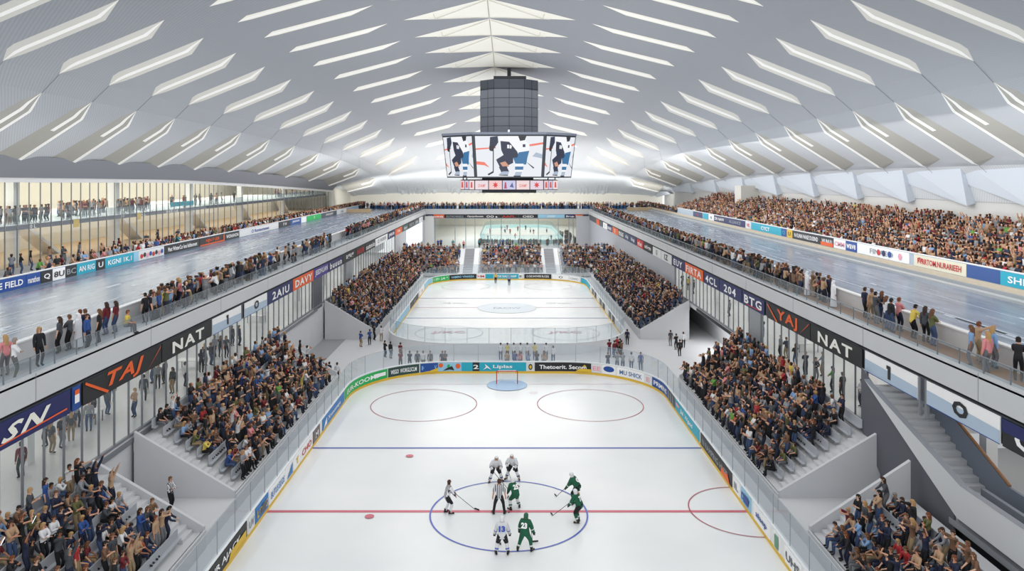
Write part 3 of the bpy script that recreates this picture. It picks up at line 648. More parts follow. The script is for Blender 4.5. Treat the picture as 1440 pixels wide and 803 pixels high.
for i, y in enumerate((81, 102, 126, 150, 178)):
    o = boxo('wall_hall_column', WHITE, None, -53.2, -52.2, y-.5, y+.5, 10.2, 20.4); st(o)
    k = MB(); k.prism([(y+4, 14.1), (y+4.8, 14.1), (y+11.5, 10.24), (y+10.7, 10.24)], 'x', -56, -54); o = k.build('stairs', WHITE); tag(o, 'white slanting stair flight inside the glass hall, %s from the SN sign end' % ['first', 'second', 'third', 'fourth', 'fifth'][i], 'stairs', 'stair flights in the glass hall')
def feh(u, v, q=0.0): return (-50.49+q, u, v)
for i, (px, t) in enumerate([(45, '10 L'), (172, 'J D'), (200, 'HALL'), (242, 'SKATE CLUB'), (330, 'C')]):
    yy = yo(px, XH+.7); letters(t, feh, yy-2, yy+2, 14.05, 14.45, WH, bpy.data.objects['trim_floor_edge'])
for i, px in enumerate((107, 195)):
    o = boxo('hanging_sign', YE, None, -50.4, -50.35, yo(px, 50.4)-.6, yo(px, 50.4)+.6, 13.6, 14.5); tag(o, 'small yellow sign on the glass hall floor edge, %s one' % ['first', 'second'][i], 'sign')
o = boxo('hanging_sign', TE, None, -50.3, -50.25, yo(240, 50.3), yo(272, 50.3), 14.9, 15.6); tag(o, 'long teal sign on the upper floor of the glass hall', 'sign')

# ------------------------------------------------------------------ big raked stand, staircase side
r = empty('seating_stand'); tag(r, 'large raked stand beyond the track packed with spectators', 'stand')
k = MB()
for i in range(11): k.box(38.4+i*.92, 38.4+(i+1)*.92+.02 if i < 10 else 48.7, 45, 176, 10.2, 11.0+i*.3)
k.build('tread', CONC, r)
st(boxo('wall_right_outer', mat((214, 214, 212)), None, 48.8, 49.1, 40, 236, 9.9, 19.6))
st(boxo('wall_right_pier', mat((216, 214, 206)), None, 45.2, 48.8, 147, 151, 10.2, 17.6))

# ------------------------------------------------------------------ roof
def extend(l, ratio, n0, n1):
    l = list(l)
    for _ in range(n0): l.insert(0, l[0]-(l[1]-l[0])/ratio)
    while len(l) < 27: l.append(l[-1]+(l[-1]-l[-2])*ratio)
    return l
YC = extend([50, 56.4, 63.3, 71.1, 80.2, 91, 104, 119, 136.5, 157], 1.16, 3, 1)
Y1i = extend([51.2, 57.4, 64.5, 72.1, 81.4, 91.8, 104.5, 119.4, 137.2], 1.16, 3, 1); Y1o = extend([59.2, 66, 74, 83, 93.3, 105.3, 120, 135, 154], 1.16, 3, 1)
Y2i = extend([50.2, 56.7, 63.5, 71.1, 79.7, 89.2, 99.4], 1.115, 3, 1); Y2o = extend([59.3, 66.7, 74.8, 83.4, 93.6, 104.7, 116.6], 1.115, 3, 1)
Y3i = extend([70.6, 79.1, 88.3, 98.8, 110.2, 123.6, 138.1, 156.1], 1.115, 3, 1); Y3o = extend([75.6, 85.1, 94.8, 105.6, 118, 131.9, 147.8, 165.7], 1.115, 3, 1)
ceiling = st(empty('ceiling'))
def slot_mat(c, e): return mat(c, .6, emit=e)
YMIN = 36.0
def band(name, cols, xi, xo, Yi, Yo, shp, dip, smat, nx=12, ny=8, edge=None):
    """shp(t) -> (near, far) widths as share of pitch"""
    for s in (-1, 1):
        par = empty('roof_band', parent=ceiling); n = min(len(Yi), len(Yo)); surf = MB(); slots = []
        def zf(t, Y, s=s): return zroof(XC+s*xi, Y)*(1-t)+zroof(XC+s*xo, Y)*t
        def NF(i, t):
            y = Yi[i]*(1-t)+Yo[i]*t
            pi_ = ((Yi[i]-Yi[i-1])*(1-t)+(Yo[i]-Yo[i-1])*t) if i else ((Yi[1]-Yi[0])*(1-t)+(Yo[1]-Yo[0])*t)
            a, b = shp(t); return y-a*pi_, y+b*pi_, pi_
        ts = sorted(set([j/nx for j in range(nx+1)]+[.08, .12, .2, .87, .93]))
        for i in range(n-1):
            sl = MB(); vis = False
            for j in range(len(ts)-1):
                t0, t1 = ts[j], ts[j+1]; X_0 = XC+s*(xi+(xo-xi)*t0); X_1 = XC+s*(xi+(xo-xi)*t1)
                n0, f0, p0 = NF(i, t0); n1, f1_, p1 = NF(i, t1)
                if max(Yi[i], Yo[i]) > 236: f0 = n0; f1_ = n1
                d0 = dip*min(1, (f0-n0)/p0*3)*p0/9; d1 = dip*min(1, (f1_-n1)/p1*3)*p1/9
                if f0-n0 > 1e-4 or f1_-n1 > 1e-4:
                    A = (X_0, n0, zf(t0, n0)); B = (X_1, n1, zf(t1, n1)); C_ = (X_1, f1_, zf(t1, f1_)-d1); D = (X_0, f0, zf(t0, f0)-d0)
                    vA, vB, vC, vD = map(Vector, (A, B, C_, D))
                    def lay(a, b, m):
                        sl.q(vA.lerp(vD, a), vB.lerp(vC, a), vB.lerp(vC, b), vA.lerp(vD, b), m=m)
                    if name == 'L3':
                        if t1 <= .46: lay(0, .42, 0); lay(.42, .6, 1); lay(.6, .86, 0); lay(.86, 1, 1)
                        else: lay(0, .86, 0); lay(.86, 1, 1)
                    else: lay(0, .45, 0); lay(.45, .68, 1); lay(.68, 1, 0)
                    vis = True
                m0, _, _ = NF(i+1, t0); m1, _, _ = NF(i+1, t1)
                if f0 > 246.5: continue
                for q in range(ny):
                    a = q/ny; b = (q+1)/ny
                    def P_(X, fa, ma, aa, d, t):
                        Y = min(246.5, fa+(ma-fa)*aa); return (X, Y, zf(t, Y)-d*(1-aa)**2)
                    surf.q(P_(X_0, f0, m0, a, d0, t0), P_(X_1, f1_, m1, a, d1, t1), P_(X_1, f1_, m1, b, d1, t1), P_(X_0, f0, m0, b, d0, t0))
            if vis: slots.append(sl)
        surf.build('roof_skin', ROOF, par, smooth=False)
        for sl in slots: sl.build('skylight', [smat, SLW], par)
def weld(o): pass
def sh1(t): return (.18*(t/.87 if t < .87 else (1-t)/.13), .15*(t/.2 if t < .2 else (1-t)/.8))
def sh2(t): return (.27*(t/.8 if t < .8 else (1-t)/.2), .27*(t/.2 if t < .2 else (1-t)/.8))
def sh3(t): return ((.16*t/.12 if t < .12 else .16+.30*(t-.12)/.75 if t < .87 else .46*(1-t)/.13), .18*(t/.2 if t < .2 else (1-t)/.8))
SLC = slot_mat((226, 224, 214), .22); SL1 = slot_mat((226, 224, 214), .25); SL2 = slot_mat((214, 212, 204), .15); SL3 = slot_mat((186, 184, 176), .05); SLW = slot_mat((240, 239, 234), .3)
# crown chevrons
def shc(t): return (0, 0)
par = empty('roof_band', parent=ceiling); surf = MB(); XH_ = 6.4
for i in range(sum(1 for v in YC if v < 245)):
    y0, y1, y2 = YC[i], min(246.5, YC[i+1]), min(246.5, YC[i+2]); sl = MB()
    for s in (-1, 1):
        for j in range(8):
            t0, t1 = j/8, (j+1)/8; Xa, Xb = XC+s*XH_*t0, XC+s*XH_*t1
            n0, n1 = y0+(y1-y0)*t0, y0+(y1-y0)*t1; F_ = y1-.5*(1-t0); F2 = y1-.5*(1-t1)
            d0, d1 = .05*(1-t0), .05*(1-t1)
            sl.q((Xa, n0, zroof(Xa, n0)), (Xb, n1, zroof(Xb, n1)), (Xb, F2, zroof(Xb, F2)-d1), (Xa, F_, zroof(Xa, F_)-d0))
            m0, m1 = y1+(y2-y1)*t0, y1+(y2-y1)*t1
            surf.q((Xa, F_, zroof(Xa, F_)-d0), (Xb, F2, zroof(Xb, F2)-d1), (Xb, m1, zroof(Xb, m1)), (Xa, m0, zroof(Xa, m0)))
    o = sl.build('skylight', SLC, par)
    rb = MB()   # fine ribs under the chevron
    for s in (-1, 1):
        for (ta, ya, tb, yb) in ((0, y0+.1, 0, y1-.6), (.0, y1-.8, .7, y1-.45), (.62, y0+(y1-y0)*.7, .62, y1-.5), (.02, y0+.3, .62, y1-.5)):
            Xa, Xb = XC+s*XH_*ta, XC+s*XH_*tb; rb.bar((Xa, ya, zroof(Xa, ya)-.06), (Xb, yb, zroof(Xb, yb)-.09), .03, n=4)
    rb.build('rib', mat((225, 222, 212)), o)
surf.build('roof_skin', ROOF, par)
def gapband(xa, xb, Ya, Yb, nx=3):
    xb_ = xb
    # smooth strip between two columns of skylights
    for s in (-1, 1):
        xb = 48.6 if (xb_ > 49 and s < 0) else xb_
        k = MB(); ys = []; y = YMIN
        while y < 245.9: ys.append(y); y += 2.2
        ys.append(246)
        for j in range(nx):
            X_0 = XC+s*(xa+(xb-xa)*j/nx); X_1 = XC+s*(xa+(xb-xa)*(j+1)/nx)
            for q in range(len(ys)-1):
                k.q((X_0, ys[q], zroof(X_0, ys[q])), (X_1, ys[q], zroof(X_1, ys[q])), (X_1, ys[q+1], zroof(X_1, ys[q+1])), (X_0, ys[q+1], zroof(X_0, ys[q+1])))
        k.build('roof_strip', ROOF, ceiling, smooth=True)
gapband(6.4, 7.7, YC, Y1i, 1)
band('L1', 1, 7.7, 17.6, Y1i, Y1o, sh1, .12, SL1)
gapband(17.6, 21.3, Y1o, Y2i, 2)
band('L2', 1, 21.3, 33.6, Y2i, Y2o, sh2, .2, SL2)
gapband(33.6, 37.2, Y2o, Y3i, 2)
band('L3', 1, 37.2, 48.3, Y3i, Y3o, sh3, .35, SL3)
gapband(48.3, 50.0, Y3o, Y3o, 2)
# seams between the scales
for s in (-1, 1):
    k = MB()
    for yo2 in Y2o:
        nx_ = [v for v in Y3i if v > yo2+2]
        if not nx_ or yo2 > 200: continue
        Xa, Xb = XC+s*33.6, XC+s*37.2; k.bar((Xa, yo2, zroof(Xa, yo2)-.05), (Xb, nx_[0], zroof(Xb, nx_[0])-.05), .014, n=4)
    for yo3 in Y3o:
        if yo3 < 200: Xa, Xb = XC+s*48.2, XC+s*48.9; k.bar((Xa, yo3, zroof(Xa, yo3)-.1), (Xb, yo3-.6, zroof(Xb, yo3)-.3), .015, n=4)
    k.build('seam', mat((110, 113, 120)), ceiling)
# unseen shell added above the roof to block sky light
k = MB()
xs = [XC-51.5+103*i/30 for i in range(31)]; ys = [30+i*9 for i in range(25)]
for i in range(30):
    for j in range(24):
        def Z_(X, Y): return zroof(XC+(X-XC)*.96, min(Y, 246)-(10 if Y > 120 else 0))+1.1
        k.q((xs[i], ys[j], Z_(xs[i], ys[j])), (xs[i+1], ys[j], Z_(xs[i+1], ys[j])), (xs[i+1], ys[j+1], Z_(xs[i+1], ys[j+1])), (xs[i], ys[j+1], Z_(xs[i], ys[j+1])))
k.build('light_block_shell', mat((150, 153, 158)), ceiling, smooth=True)
st(boxo('wall_left_end_outer', CREAM, None, -50.4, -50.2, 213, 245, 9.9, 17.5))
st(boxo('wall_far', CREAM, None, -52, 50, 244.5, 244.9, 10, 14))
# scalloped skirts above the big crowd
sk = MB(); yb = [59.5, 68.8]
while yb[-1] < 230: yb.append(yb[-1]+(yb[-1]-yb[-2])*1.12)
for a, b in zip(yb, yb[1:]):
    kk = kY(a); zt = 20.0*kk+12*(1-kk); 
    z_hi = 12+(18.75-12)*kY(b); z_lo = 12+(16.5-12)*kY(a)
    sk.q((47.9, a, z_lo), (48.0, b, z_hi), (47.2, b, z_hi+2.6), (47.0, a, z_hi+2.8))
    sk.q((47.9, a, z_lo), (48.8, a, z_lo+.3), (48.8, a, z_hi+2), (47.0, a, z_hi+2.8))
sk.build('roof_skirt', mat((214, 222, 232), .6), ceiling)
# triangular cream facets where the roof lands behind the far deck
fc = MB()
for a, b, c, d, e, f_ in [(535, 272, 600, 262, 640, 274), (590, 275, 660, 252, 700, 275), (700, 262, 780, 250, 840, 276), (780, 275, 860, 262, 900, 276), (500, 274, 540, 262, 590, 275)]:
    Y = 238
    def q_(x, y): return ((x-CX)*Y/F, Y, H-(y-CY)*Y/F)
    fc.q(q_(a, b), q_(c, d), q_(e, f_))
#fc.build('roof_facet', CREAM, ceiling)

# ------------------------------------------------------------------ scoreboard
SD = 78.0; ss = F/SD
def sx(px): return (px-CX)/ss
def sz(py): return H-(py-CY)/ss
sb = empty('scoreboard', (sx(716), SD, 0)); sb.location = (0, 0, 0); tag(sb, 'large hanging video scoreboard below a tall dark tower', 'scoreboard')
k = MB(); cxs = sx(716); tw = (757-675)/2/ss; fw = (737-694)/2/ss; dpt = tw
oc = [(-fw, -dpt), (fw, -dpt), (tw, -dpt+(tw-fw)), (tw, dpt-(tw-fw)), (fw, dpt), (-fw, dpt), (-tw, dpt-(tw-fw)), (-tw, -dpt+(tw-fw))]
oc = [(cxs+a, SD+dpt+b) for a, b in oc]; z0, z1 = sz(190), sz(111)
k.prism(oc, 'z', z0, z1); k.build('tower', mat((96, 101, 110), .5), sb)
k = MB()
for i in range(8):
    a, b = oc[i], oc[(i+1) % 8]
    for j in range(1, 6):
        z = z0+(z1-z0)*j/6; k.bar((a[0], a[1], z), (b[0], b[1], z), .03, n=4)
    for t in ((0, .5) if i % 2 == 0 else (0, .55)):
        k.bar((a[0]+(b[0]-a[0])*t, a[1]+(b[1]-a[1])*t, z0), (a[0]+(b[0]-a[0])*t, a[1]+(b[1]-a[1])*t, z1), .03, n=4)
k.build('panel_joint', mat((48, 51, 58)), sb)
boxo('tower_cap', mat((70, 72, 78)), sb, sx(694), sx(740), SD+.2, SD+2*dpt, sz(112), sz(106.5))
k = MB(); k.bar((cxs, SD+dpt, z1), (cxs, SD+dpt, zroof(0, SD+dpt)), .2, n=8); k.build('hanger', DSTEEL, sb)
# tapered ring of screens
def ring(ft, st_, yt, fb, sb_, yb_, back, zt, zb):
    top = [(sx(CX-0)+0, 0)]
    T = [(cxs-ft, yt), (cxs+ft, yt), (cxs+st_, yt+back), (cxs+st_, yt+back+2*ft), (cxs+ft, yt+2*back+2*ft), (cxs-ft, yt+2*back+2*ft), (cxs-st_, yt+back+2*ft), (cxs-st_, yt+back)]
    cyy = yt+back+ft; r = fb/ft
    B = [(cxs+(x-cxs)*r, cyy+(y-cyy)*r) for x, y in T]
    return T, B
ft = (765-665)/2/ss; stp = 6.72; back = 2.9
T, B = ring(ft, stp*1.03, SD-2.2, ft*.93, 0, 0, back, 0, 0)
zt, zb = sz(190.5), sz(250)
k = MB(); n = 8
for i in range(8):
    a, b, c, d = T[i], T[(i+1) % 8], B[(i+1) % 8], B[i]; k.q((*a, zt), (*b, zt), (*c, zb), (*d, zb))
k.q(*[(*p, zt) for p in T]); k.q(*[(*p, zb) for p in B][::-1])
k.build('screen_housing', mat((58, 62, 70), .5), sb)
k = MB()
k.prism([(cxs+(x-cxs)*1.01, SD-2.2+back+ft+(y-(SD-2.2+back+ft))*1.01) for x, y in T], 'z', zt-.02, zt+.22); k.build('top_rim', mat((120, 128, 142), .5), sb)
def facefn(i, T, B, zt, zb, u0=.03, u1=.97, v0=.03, v1=.96):
    a, b, c, d = [Vector((*T[i], zt)), Vector((*T[(i+1) % 8], zt)), Vector((*B[(i+1) % 8], zb)), Vector((*B[i], zb))]
    nn = (b-a).cross(d-a).normalized()
    if nn.y > 0: nn = -nn
    def g(u, v, q=.03):
        u = u0+(u1-u0)*u; v = v0+(v1-v0)*v
        return tuple((d*(1-u)+c*u)*(1-v)+(a*(1-u)+b*u)*v+nn*q)
    return g
def em(c, e=.9):
    k_ = ('em', tuple(c), e)
    if k_ not in _m:
        m = bpy.data.materials.new('screen_pixels'); m.use_nodes = True; b = m.node_tree.nodes['Principled BSDF']; b.inputs['Base Color'].default_value = (0.02, .02, .02, 1); b.inputs['Emission Color'].default_value = lin(c); b.inputs['Emission Strength'].default_value = e; _m[k_] = m
    return _m[k_]
SCI = em((232, 236, 242)); sN = em((28, 38, 66)); sW = em((245, 247, 250)); sB = em((40, 110, 160)); sR = em((240, 120, 100)); sS = em((205, 150, 125)); sK = em((20, 24, 34)); sG = em((170, 185, 205))
def player_art(o, g, x0, x1):
    def P(pts, m, q, nm='picture'):
        k = MB(); k.q(*[g(x0+(x1-x0)*a, b, q) for a, b in pts]); k.build(nm, m, o)
    P([(0, .66), (.3, .7), (.3, .73), (0, .70)], sR, .035); P([(.7, .72), (1, .8), (1, .85), (.7, .77)], sR, .035); P([(.0, .3), (.12, .28), (.2, .22), (.12, .36), (0, .38)], sR, .035); P([(.85, .5), (1, .45), (1, .55), (.9, .6)], sG, .035)
    P([(.22, .98), (.33, 1), (.34, .85), (.27, .68), (.2, .66), (.21, .8)], sN, .04); P([(.2, .75), (.27, .78), (.27, .62), (.21, .64)], sK, .045)
    P([(.35, 1), (.72, 1), (.80, .62), (.62, .52), (.42, .54), (.36, .7)], sW, .05)
    P([(.37, .88), (.5, .86), (.62, .62), (.66, .45), (.43, .48), (.38, .66)], sN, .055)
    P([(.70, .98), (.80, .78), (.80, .62), (.66, .66), (.62, .85)], sW, .058); P([(.64, .60), (.8, .64), (.78, .5), (.62, .44)], sB, .06)
    P([(.30, .42), (.42, .54), (.56, .5), (.56, .34), (.46, .26), (.36, .22)], sN, .062); P([(.56, .46), (.78, .52), (.76, .30), (.60, .30)], sB, .063)
    P([(.36, .34), (.44, .38), (.5, .26), (.42, .2)], sS, .065); P([(.34, .24), (.46, .26), (.50, .12), (.38, .1)], sN, .066)
    P([(.59, .32), (.72, .32), (.71, .12), (.59, .12)], sW, .066); P([(.59, .25), (.72, .25), (.715, .17), (.59, .17)], sB, .068)
    P([(.34, .06), (.48, .04), (.50, .13), (.40, .13)], sG, .07); P([(.58, .02), (.68, .02), (.70, .12), (.6, .12)], sG, .07); P([(.34, .03), (.48, .02), (.48, .045), (.34, .05)], sK, .072); P([(.57, 0), (.68, 0), (.68, .025), (.57, .025)], sK, .072)
    P([(.255, .62), (.27, .62), (.26, .12), (.245, .12)], sK, .07); P([(.25, .14), (.26, .10), (.18, .03), (.16, .06)], sK, .071); P([(.74, .40), (.75, .38), (.89, .22), (.87, .2)], sK, .071)
    P([(.63, 1), (.75, 1), (.73, .90), (.66, .88)], sK, .072); P([(.47, .79), (.5, .79), (.5, .7), (.47, .7)], sW, .074); P([(.51, .79), (.54, .76), (.53, .69), (.505, .7)], sW, .074)
    P([(.70, .8), (.74, .8), (.74, .73), (.7, .73)], sN, .074)
for i, (a, b) in ((0, (0, 1)), (7, (0, 1)), (1, (0, 1))):
    g = facefn(i, T, B, zt, zb)
    if i: g0 = g
    k = MB(); k.q(g(0, 0), g(1, 0), g(1, 1), g(0, 1)); o = k.build('screen', SCI, sb)
    if i == 0: player_art(o, g, .0, 1.0)
    else: player_art(o, g, -.25, 1.15) if False else player_art(o, lambda u, v, q=.03, g=g: g(min(1, max(0, (u-.12)/.76)), v, q), .0, 1.0)
# small lower ring
T2, B2 = ring((771-660)/2/ss*.86, (785-647)/2/ss, SD-1.0, (771-660)/2/ss*.86, 0, 0, 1.6, 0, 0)
zt2, zb2 = sz(253), sz(267); k = MB()
for i in range(8):
    a, b, c, d = T2[i], T2[(i+1) % 8], B2[(i+1) % 8], B2[i]; k.q((*a, zt2), (*b, zt2), (*c, zb2), (*d, zb2))
k.q(*[(*p, zt2) for p in T2]); k.q(*[(*p, zb2) for p in B2][::-1]); k.build('ribbon_housing', mat((60, 60, 72)), sb)
g = facefn(0, T2, B2, zt2, zb2, .0, 1, .06, .94)
for j in range(5):
    u0, u1 = j/5+.006, (j+1)/5-.006
    k = MB(); k.q(g(u0, 0), g(u1, 0), g(u1, 1), g(u0, 1)); o = k.build('ribbon_screen', em([(240, 225, 232), (245, 205, 205), (205, 205, 235), (245, 222, 222), (232, 215, 230)][j], .85), sb)
    if j in (1, 4):
        k = MB(); c_ = (u0+u1)/2
        k.q(*[g(c_+math.cos(t)*rr*.045, .5+math.sin(t)*rr*.4, .05) for t, rr in [(2*math.pi*q/14+.22, 1 if q % 2 else .45) for q in range(14)]]); k.build('emblem', em((215, 50, 45)), o)
    elif j == 2:
        k = MB(); k.q(g(u0+.02, .1, .05), g(u0+.06, .1, .05), g(u0+.05, .8, .05), g(u0+.03, .8, .05)); k.build('emblem', em((190, 60, 90)), o); k = MB(); k.q(g(u0+.1, .3, .05), g(u0+.16, .2, .05), g(u0+.14, .8, .05)); k.build('emblem', em((90, 90, 150)), o)
    else: letters('CHAMP', lambda u, v, q: g(u, v, q+.02), u0+.04, u1-.04, .25, .6, em((225, 120, 110)), o)
for i in (7, 1):
    g = facefn(i, T2, B2, zt2, zb2, .0, 1, .06, .94)
    for u0, u1, c in ((.02, .3, (240, 205, 210)), (.33, .6, (210, 205, 232)), (.63, .98, (245, 225, 225))):
        k = MB(); k.q(g(u0, 0), g(u1, 0), g(u1, 1), g(u0, 1)); o = k.build('ribbon_screen', em(c, .85), sb)
        k = MB(); c_ = (u0+u1)/2; k.q(g(c_-.07, .2, .05), g(c_+.07, .2, .05), g(c_+.04, .85, .05), g(c_-.05, .8, .05)); k.build('emblem', em((210, 80, 80)), o)
boxo('under_tray', mat((40, 42, 48)), sb, sx(678), sx(754), SD-.5, SD+4, sz(271), sz(267.5)); boxo('upper_tray', mat((50, 52, 60)), sb, sx(678), sx(750), SD-.3, SD+4, sz(253), sz(250))
k = MB()
for px in (655, 772, 782, 650): k.bar((sx(px), SD+1.8, sz(253)), (sx(px), SD+1.8, sz(249)), .06)
k.build('strut', DSTEEL, sb)
k = MB(); k.bar((sx(715.5), SD-2.0, sz(190)), (sx(715.5), SD-2.0, sz(184)), .12, r2=.09, n=10); k.build('camera', WH, sb)
#@@PB@@
# ------------------------------------------------------------------ people
def V3(*a): return Vector(a)
def ik(a, b, l1, l2, pole):
    d = b-a; L = d.length; mx = (l1+l2)*.995
    if L > mx: b = a+d*(mx/L); d = b-a; L = mx
    L = max(L, .05); x = (l1*l1-l2*l2+L*L)/(2*L); h = math.sqrt(max(0, l1*l1-x*x)); u = d.normalized()
    p = (pole-u*pole.dot(u))
    p = p.normalized() if p.length > 1e-4 else Vector((0, 0, -1))
    return a+u*x+p*h, b
def skeleton(pel=(0, 0, .95), lean=0, twist=0, feet=((-.1, 0, 0), (.1, 0, 0)), fdir=0, hands=((-.28, .05, .82), (.28, .05, .82)), head=(0, .0), bulk=1.0, knee=(0, 1, 0), elbow=((-.6, -.8, -.1), (.6, -.8, -.1)), arms_bulk=1.0, leg_bulk=1.0, hero=False):
    """faces +Y; returns vertices, edges, radii, bones [(a, b, label)]"""
    pel = V3(*pel); l = R_(lean); up = V3(0, math.sin(l), math.cos(l)); tw = R_(twist); side = V3(math.cos(tw), math.sin(tw), 0)
    P = {}; P['pelvis'] = pel; P['waist'] = pel+up*.17; P['chest'] = pel+up*.36; P['neck'] = pel+up*.53
    hp, ht = R_(head[0]), R_(head[1]); hd = V3(math.sin(ht)*math.cos(hp)*.25, math.sin(l*.6+hp), math.cos(l*.6+hp)).normalized()
    P['jaw'] = P['neck']+hd*.07; P['skull'] = P['neck']+hd*.17+V3(0, .015, 0); P['crown'] = P['neck']+hd*.25
    fw_ = V3(-math.sin(tw), math.cos(tw), 0)
    R = dict(pelvis=(.135*bulk, .105*bulk), waist=(.125*bulk, .095*bulk), chest=(.15*bulk, .11*bulk), neck=(.055, .055), jaw=(.062, .068), skull=(.082, .094), crown=(.05, .055))
    E_ = [('pelvis', 'waist', 'top'), ('waist', 'chest', 'top'), ('chest', 'neck', 'top'), ('neck', 'jaw', 'skin'), ('jaw', 'skull', 'skin'), ('skull', 'crown', 'skin')]
    for i, sgn in enumerate((-1, 1)):
        n = 'LR'[i]
        sh = pel+up*.47+side*sgn*.18; P['sh'+n] = sh
        el, wr = ik(sh, V3(*hands[i]), .29, .26, V3(*elbow[i])); P['el'+n] = el; P['wr'+n] = wr
        P['ha'+n] = wr+(wr-el).normalized()*.10
        P['hp'+n] = pel+side*sgn*.09-up*.03
        ft = V3(*feet[i]); an = ft+V3(0, 0, .085); kn, an = ik(P['hp'+n], an, .44, .43, V3(*knee)+V3(sgn*.15, 0, 0)); P['kn'+n] = kn; P['an'+n] = an
        fa = R_(fdir if not isinstance(fdir, tuple) else fdir[i]); fd = V3(math.sin(fa)*1.0, math.cos(fa), 0)
        P['to'+n] = an+fd*.17+V3(0, 0, -.045)
        R['sh'+n] = (.068*arms_bulk,)*2; R['el'+n] = (.047*arms_bulk,)*2; R['wr'+n] = (.030*arms_bulk,)*2; R['ha'+n] = (.026, .036)
        R['hp'+n] = (.098*leg_bulk,)*2; R['kn'+n] = (.062*leg_bulk,)*2; R['an'+n] = (.042*leg_bulk,)*2; R['to'+n] = (.036, .036)
        E_ += [('chest', 'sh'+n, 'top'), ('sh'+n, 'el'+n, 'sleeve'), ('el'+n, 'wr'+n, 'forearm'), ('wr'+n, 'ha'+n, 'skin'), ('pelvis', 'hp'+n, 'trousers'), ('hp'+n, 'kn'+n, 'trousers'), ('kn'+n, 'an'+n, 'shin'), ('an'+n, 'to'+n, 'shoe')]
    return P, E_, R, hd
def skin_mesh(P, E_, R, sub):
    names = list(P); idx = {n: i for i, n in enumerate(names)}
    me = bpy.data.meshes.new('body'); me.from_pydata([tuple(P[n]) for n in names], [(idx[a], idx[b]) for a, b, _ in E_], []); me.update()
    o = bpy.data.objects.new('body', me); COL.objects.link(o); o.modifiers.new('s', 'SKIN').use_smooth_shade = True
    for n, i in idx.items():
        sv = me.skin_vertices[0].data[i]; sv.radius = R[n]; sv.use_root = (n == 'pelvis')
    if sub: m = o.modifiers.new('u', 'SUBSURF'); m.levels = m.render_levels = sub
    dg = bpy.context.evaluated_depsgraph_get(); dg.update(); ev = o.evaluated_get(dg); em_ = ev.to_mesh()
    vs = np.array([v.co[:] for v in em_.vertices]); nr = np.array([v.normal[:] for v in em_.vertices]); fs = [tuple(p.vertices) for p in em_.polygons]
    ev.to_mesh_clear(); bpy.data.objects.remove(o); bpy.data.meshes.remove(me)
    return vs, nr, fs
def label_faces(vs, fs, P, E_, R):
    A = np.array([P[a][:] for a, b, _ in E_]); B = np.array([P[b][:] for a, b, _ in E_]); D = B-A; LL = (D*D).sum(1)
    ra = np.array([R[a][0] for a, b, _ in E_]); rb = np.array([R[b][0] for a, b, _ in E_]); out = []
    for f in fs:
        c = vs[list(f)].mean(0); t = np.clip(((c-A)*D).sum(1)/LL, 0, 1); d = np.linalg.norm(A+D*t[:, None]-c, axis=1)-(ra+(rb-ra)*t)
        out.append(E_[int(d.argmin())][2])
    return out
def mk(name, vs, fs, smooth=True):
    me = bpy.data.meshes.new(name); used = sorted({i for f in fs for i in f}); mp = {a: b for b, a in enumerate(used)}
    me.from_pydata([tuple(vs[i]) for i in used], [], [tuple(mp[i] for i in f) for f in fs]); me.polygons.foreach_set('use_smooth', [smooth]*len(fs)); me.materials.append(WHITE); me.update(); return me
def ball(c, r, hd, n=10, m=7, cut=-.15, back=.0, long=0.0):
    """hair cap around the skull, open over the face; long lets it fall down the back"""
    v = []; f = []; hd = hd.normalized(); fw = V3(0, 1, 0); fw = (fw-hd*fw.dot(hd)).normalized(); sd = fw.cross(hd)
    for j in range(m+1):
        for i in range(n):
            th = 2*math.pi*i/n; face = max(0, math.sin(th))
            low = -.95 if face < .3 else .25
            z = 1-(1-low)*j/m*(1.0); z = max(-1, z); rr = math.sqrt(max(0, 1-z*z)) if z > -.2 else .97
            p = c+hd*(z*r*1.12)+sd*(math.cos(th)*rr*r)+fw*(math.sin(th)*rr*r*1.1)
            if long and face < .25 and j > m*.55: p = p+V3(0, -.03-.02*j/m, -long*(j/m-.55)/.45)
            v.append(p)
    for j in range(m):
        for i in range(n): f.append((j*n+i, j*n+(i+1) % n, (j+1)*n+(i+1) % n, (j+1)*n+i))
    return np.array([p[:] for p in v]), f
def fingers(P, n, curl=.4):
    wr, ha, el = P['wr'+n], P['ha'+n], P['el'+n]; d = (ha-wr).normalized(); s = d.cross(V3(0, 0, 1)); s = s.normalized() if s.length > .1 else V3(0, 1, 0); nn = s.cross(d).normalized(); k = MB()
    for i, (off, ln) in enumerate(((-.027, .06), (-.009, .072), (.009, .068), (.027, .05))):
        a = ha+s*off-d*.01; b = a+d*ln*.55-nn*.008; c = b+(d*(1-curl)-nn*curl).normalized()*ln*.5; k.bar(a, b, .009, r2=.008, n=5); k.bar(b, c, .008, r2=.006, n=5)
    a = wr+d*.03+s*.03; b = a+(d*.6+s*.8).normalized()*.035; k.bar(a, b, .010, n=5); k.bar(b, b+(d*.9+s*.2).normalized()*.03, .009, r2=.007, n=5)
    return k.v, k.f
SK = lambda z, y: ((-.14, y, z), (.14, y, z))
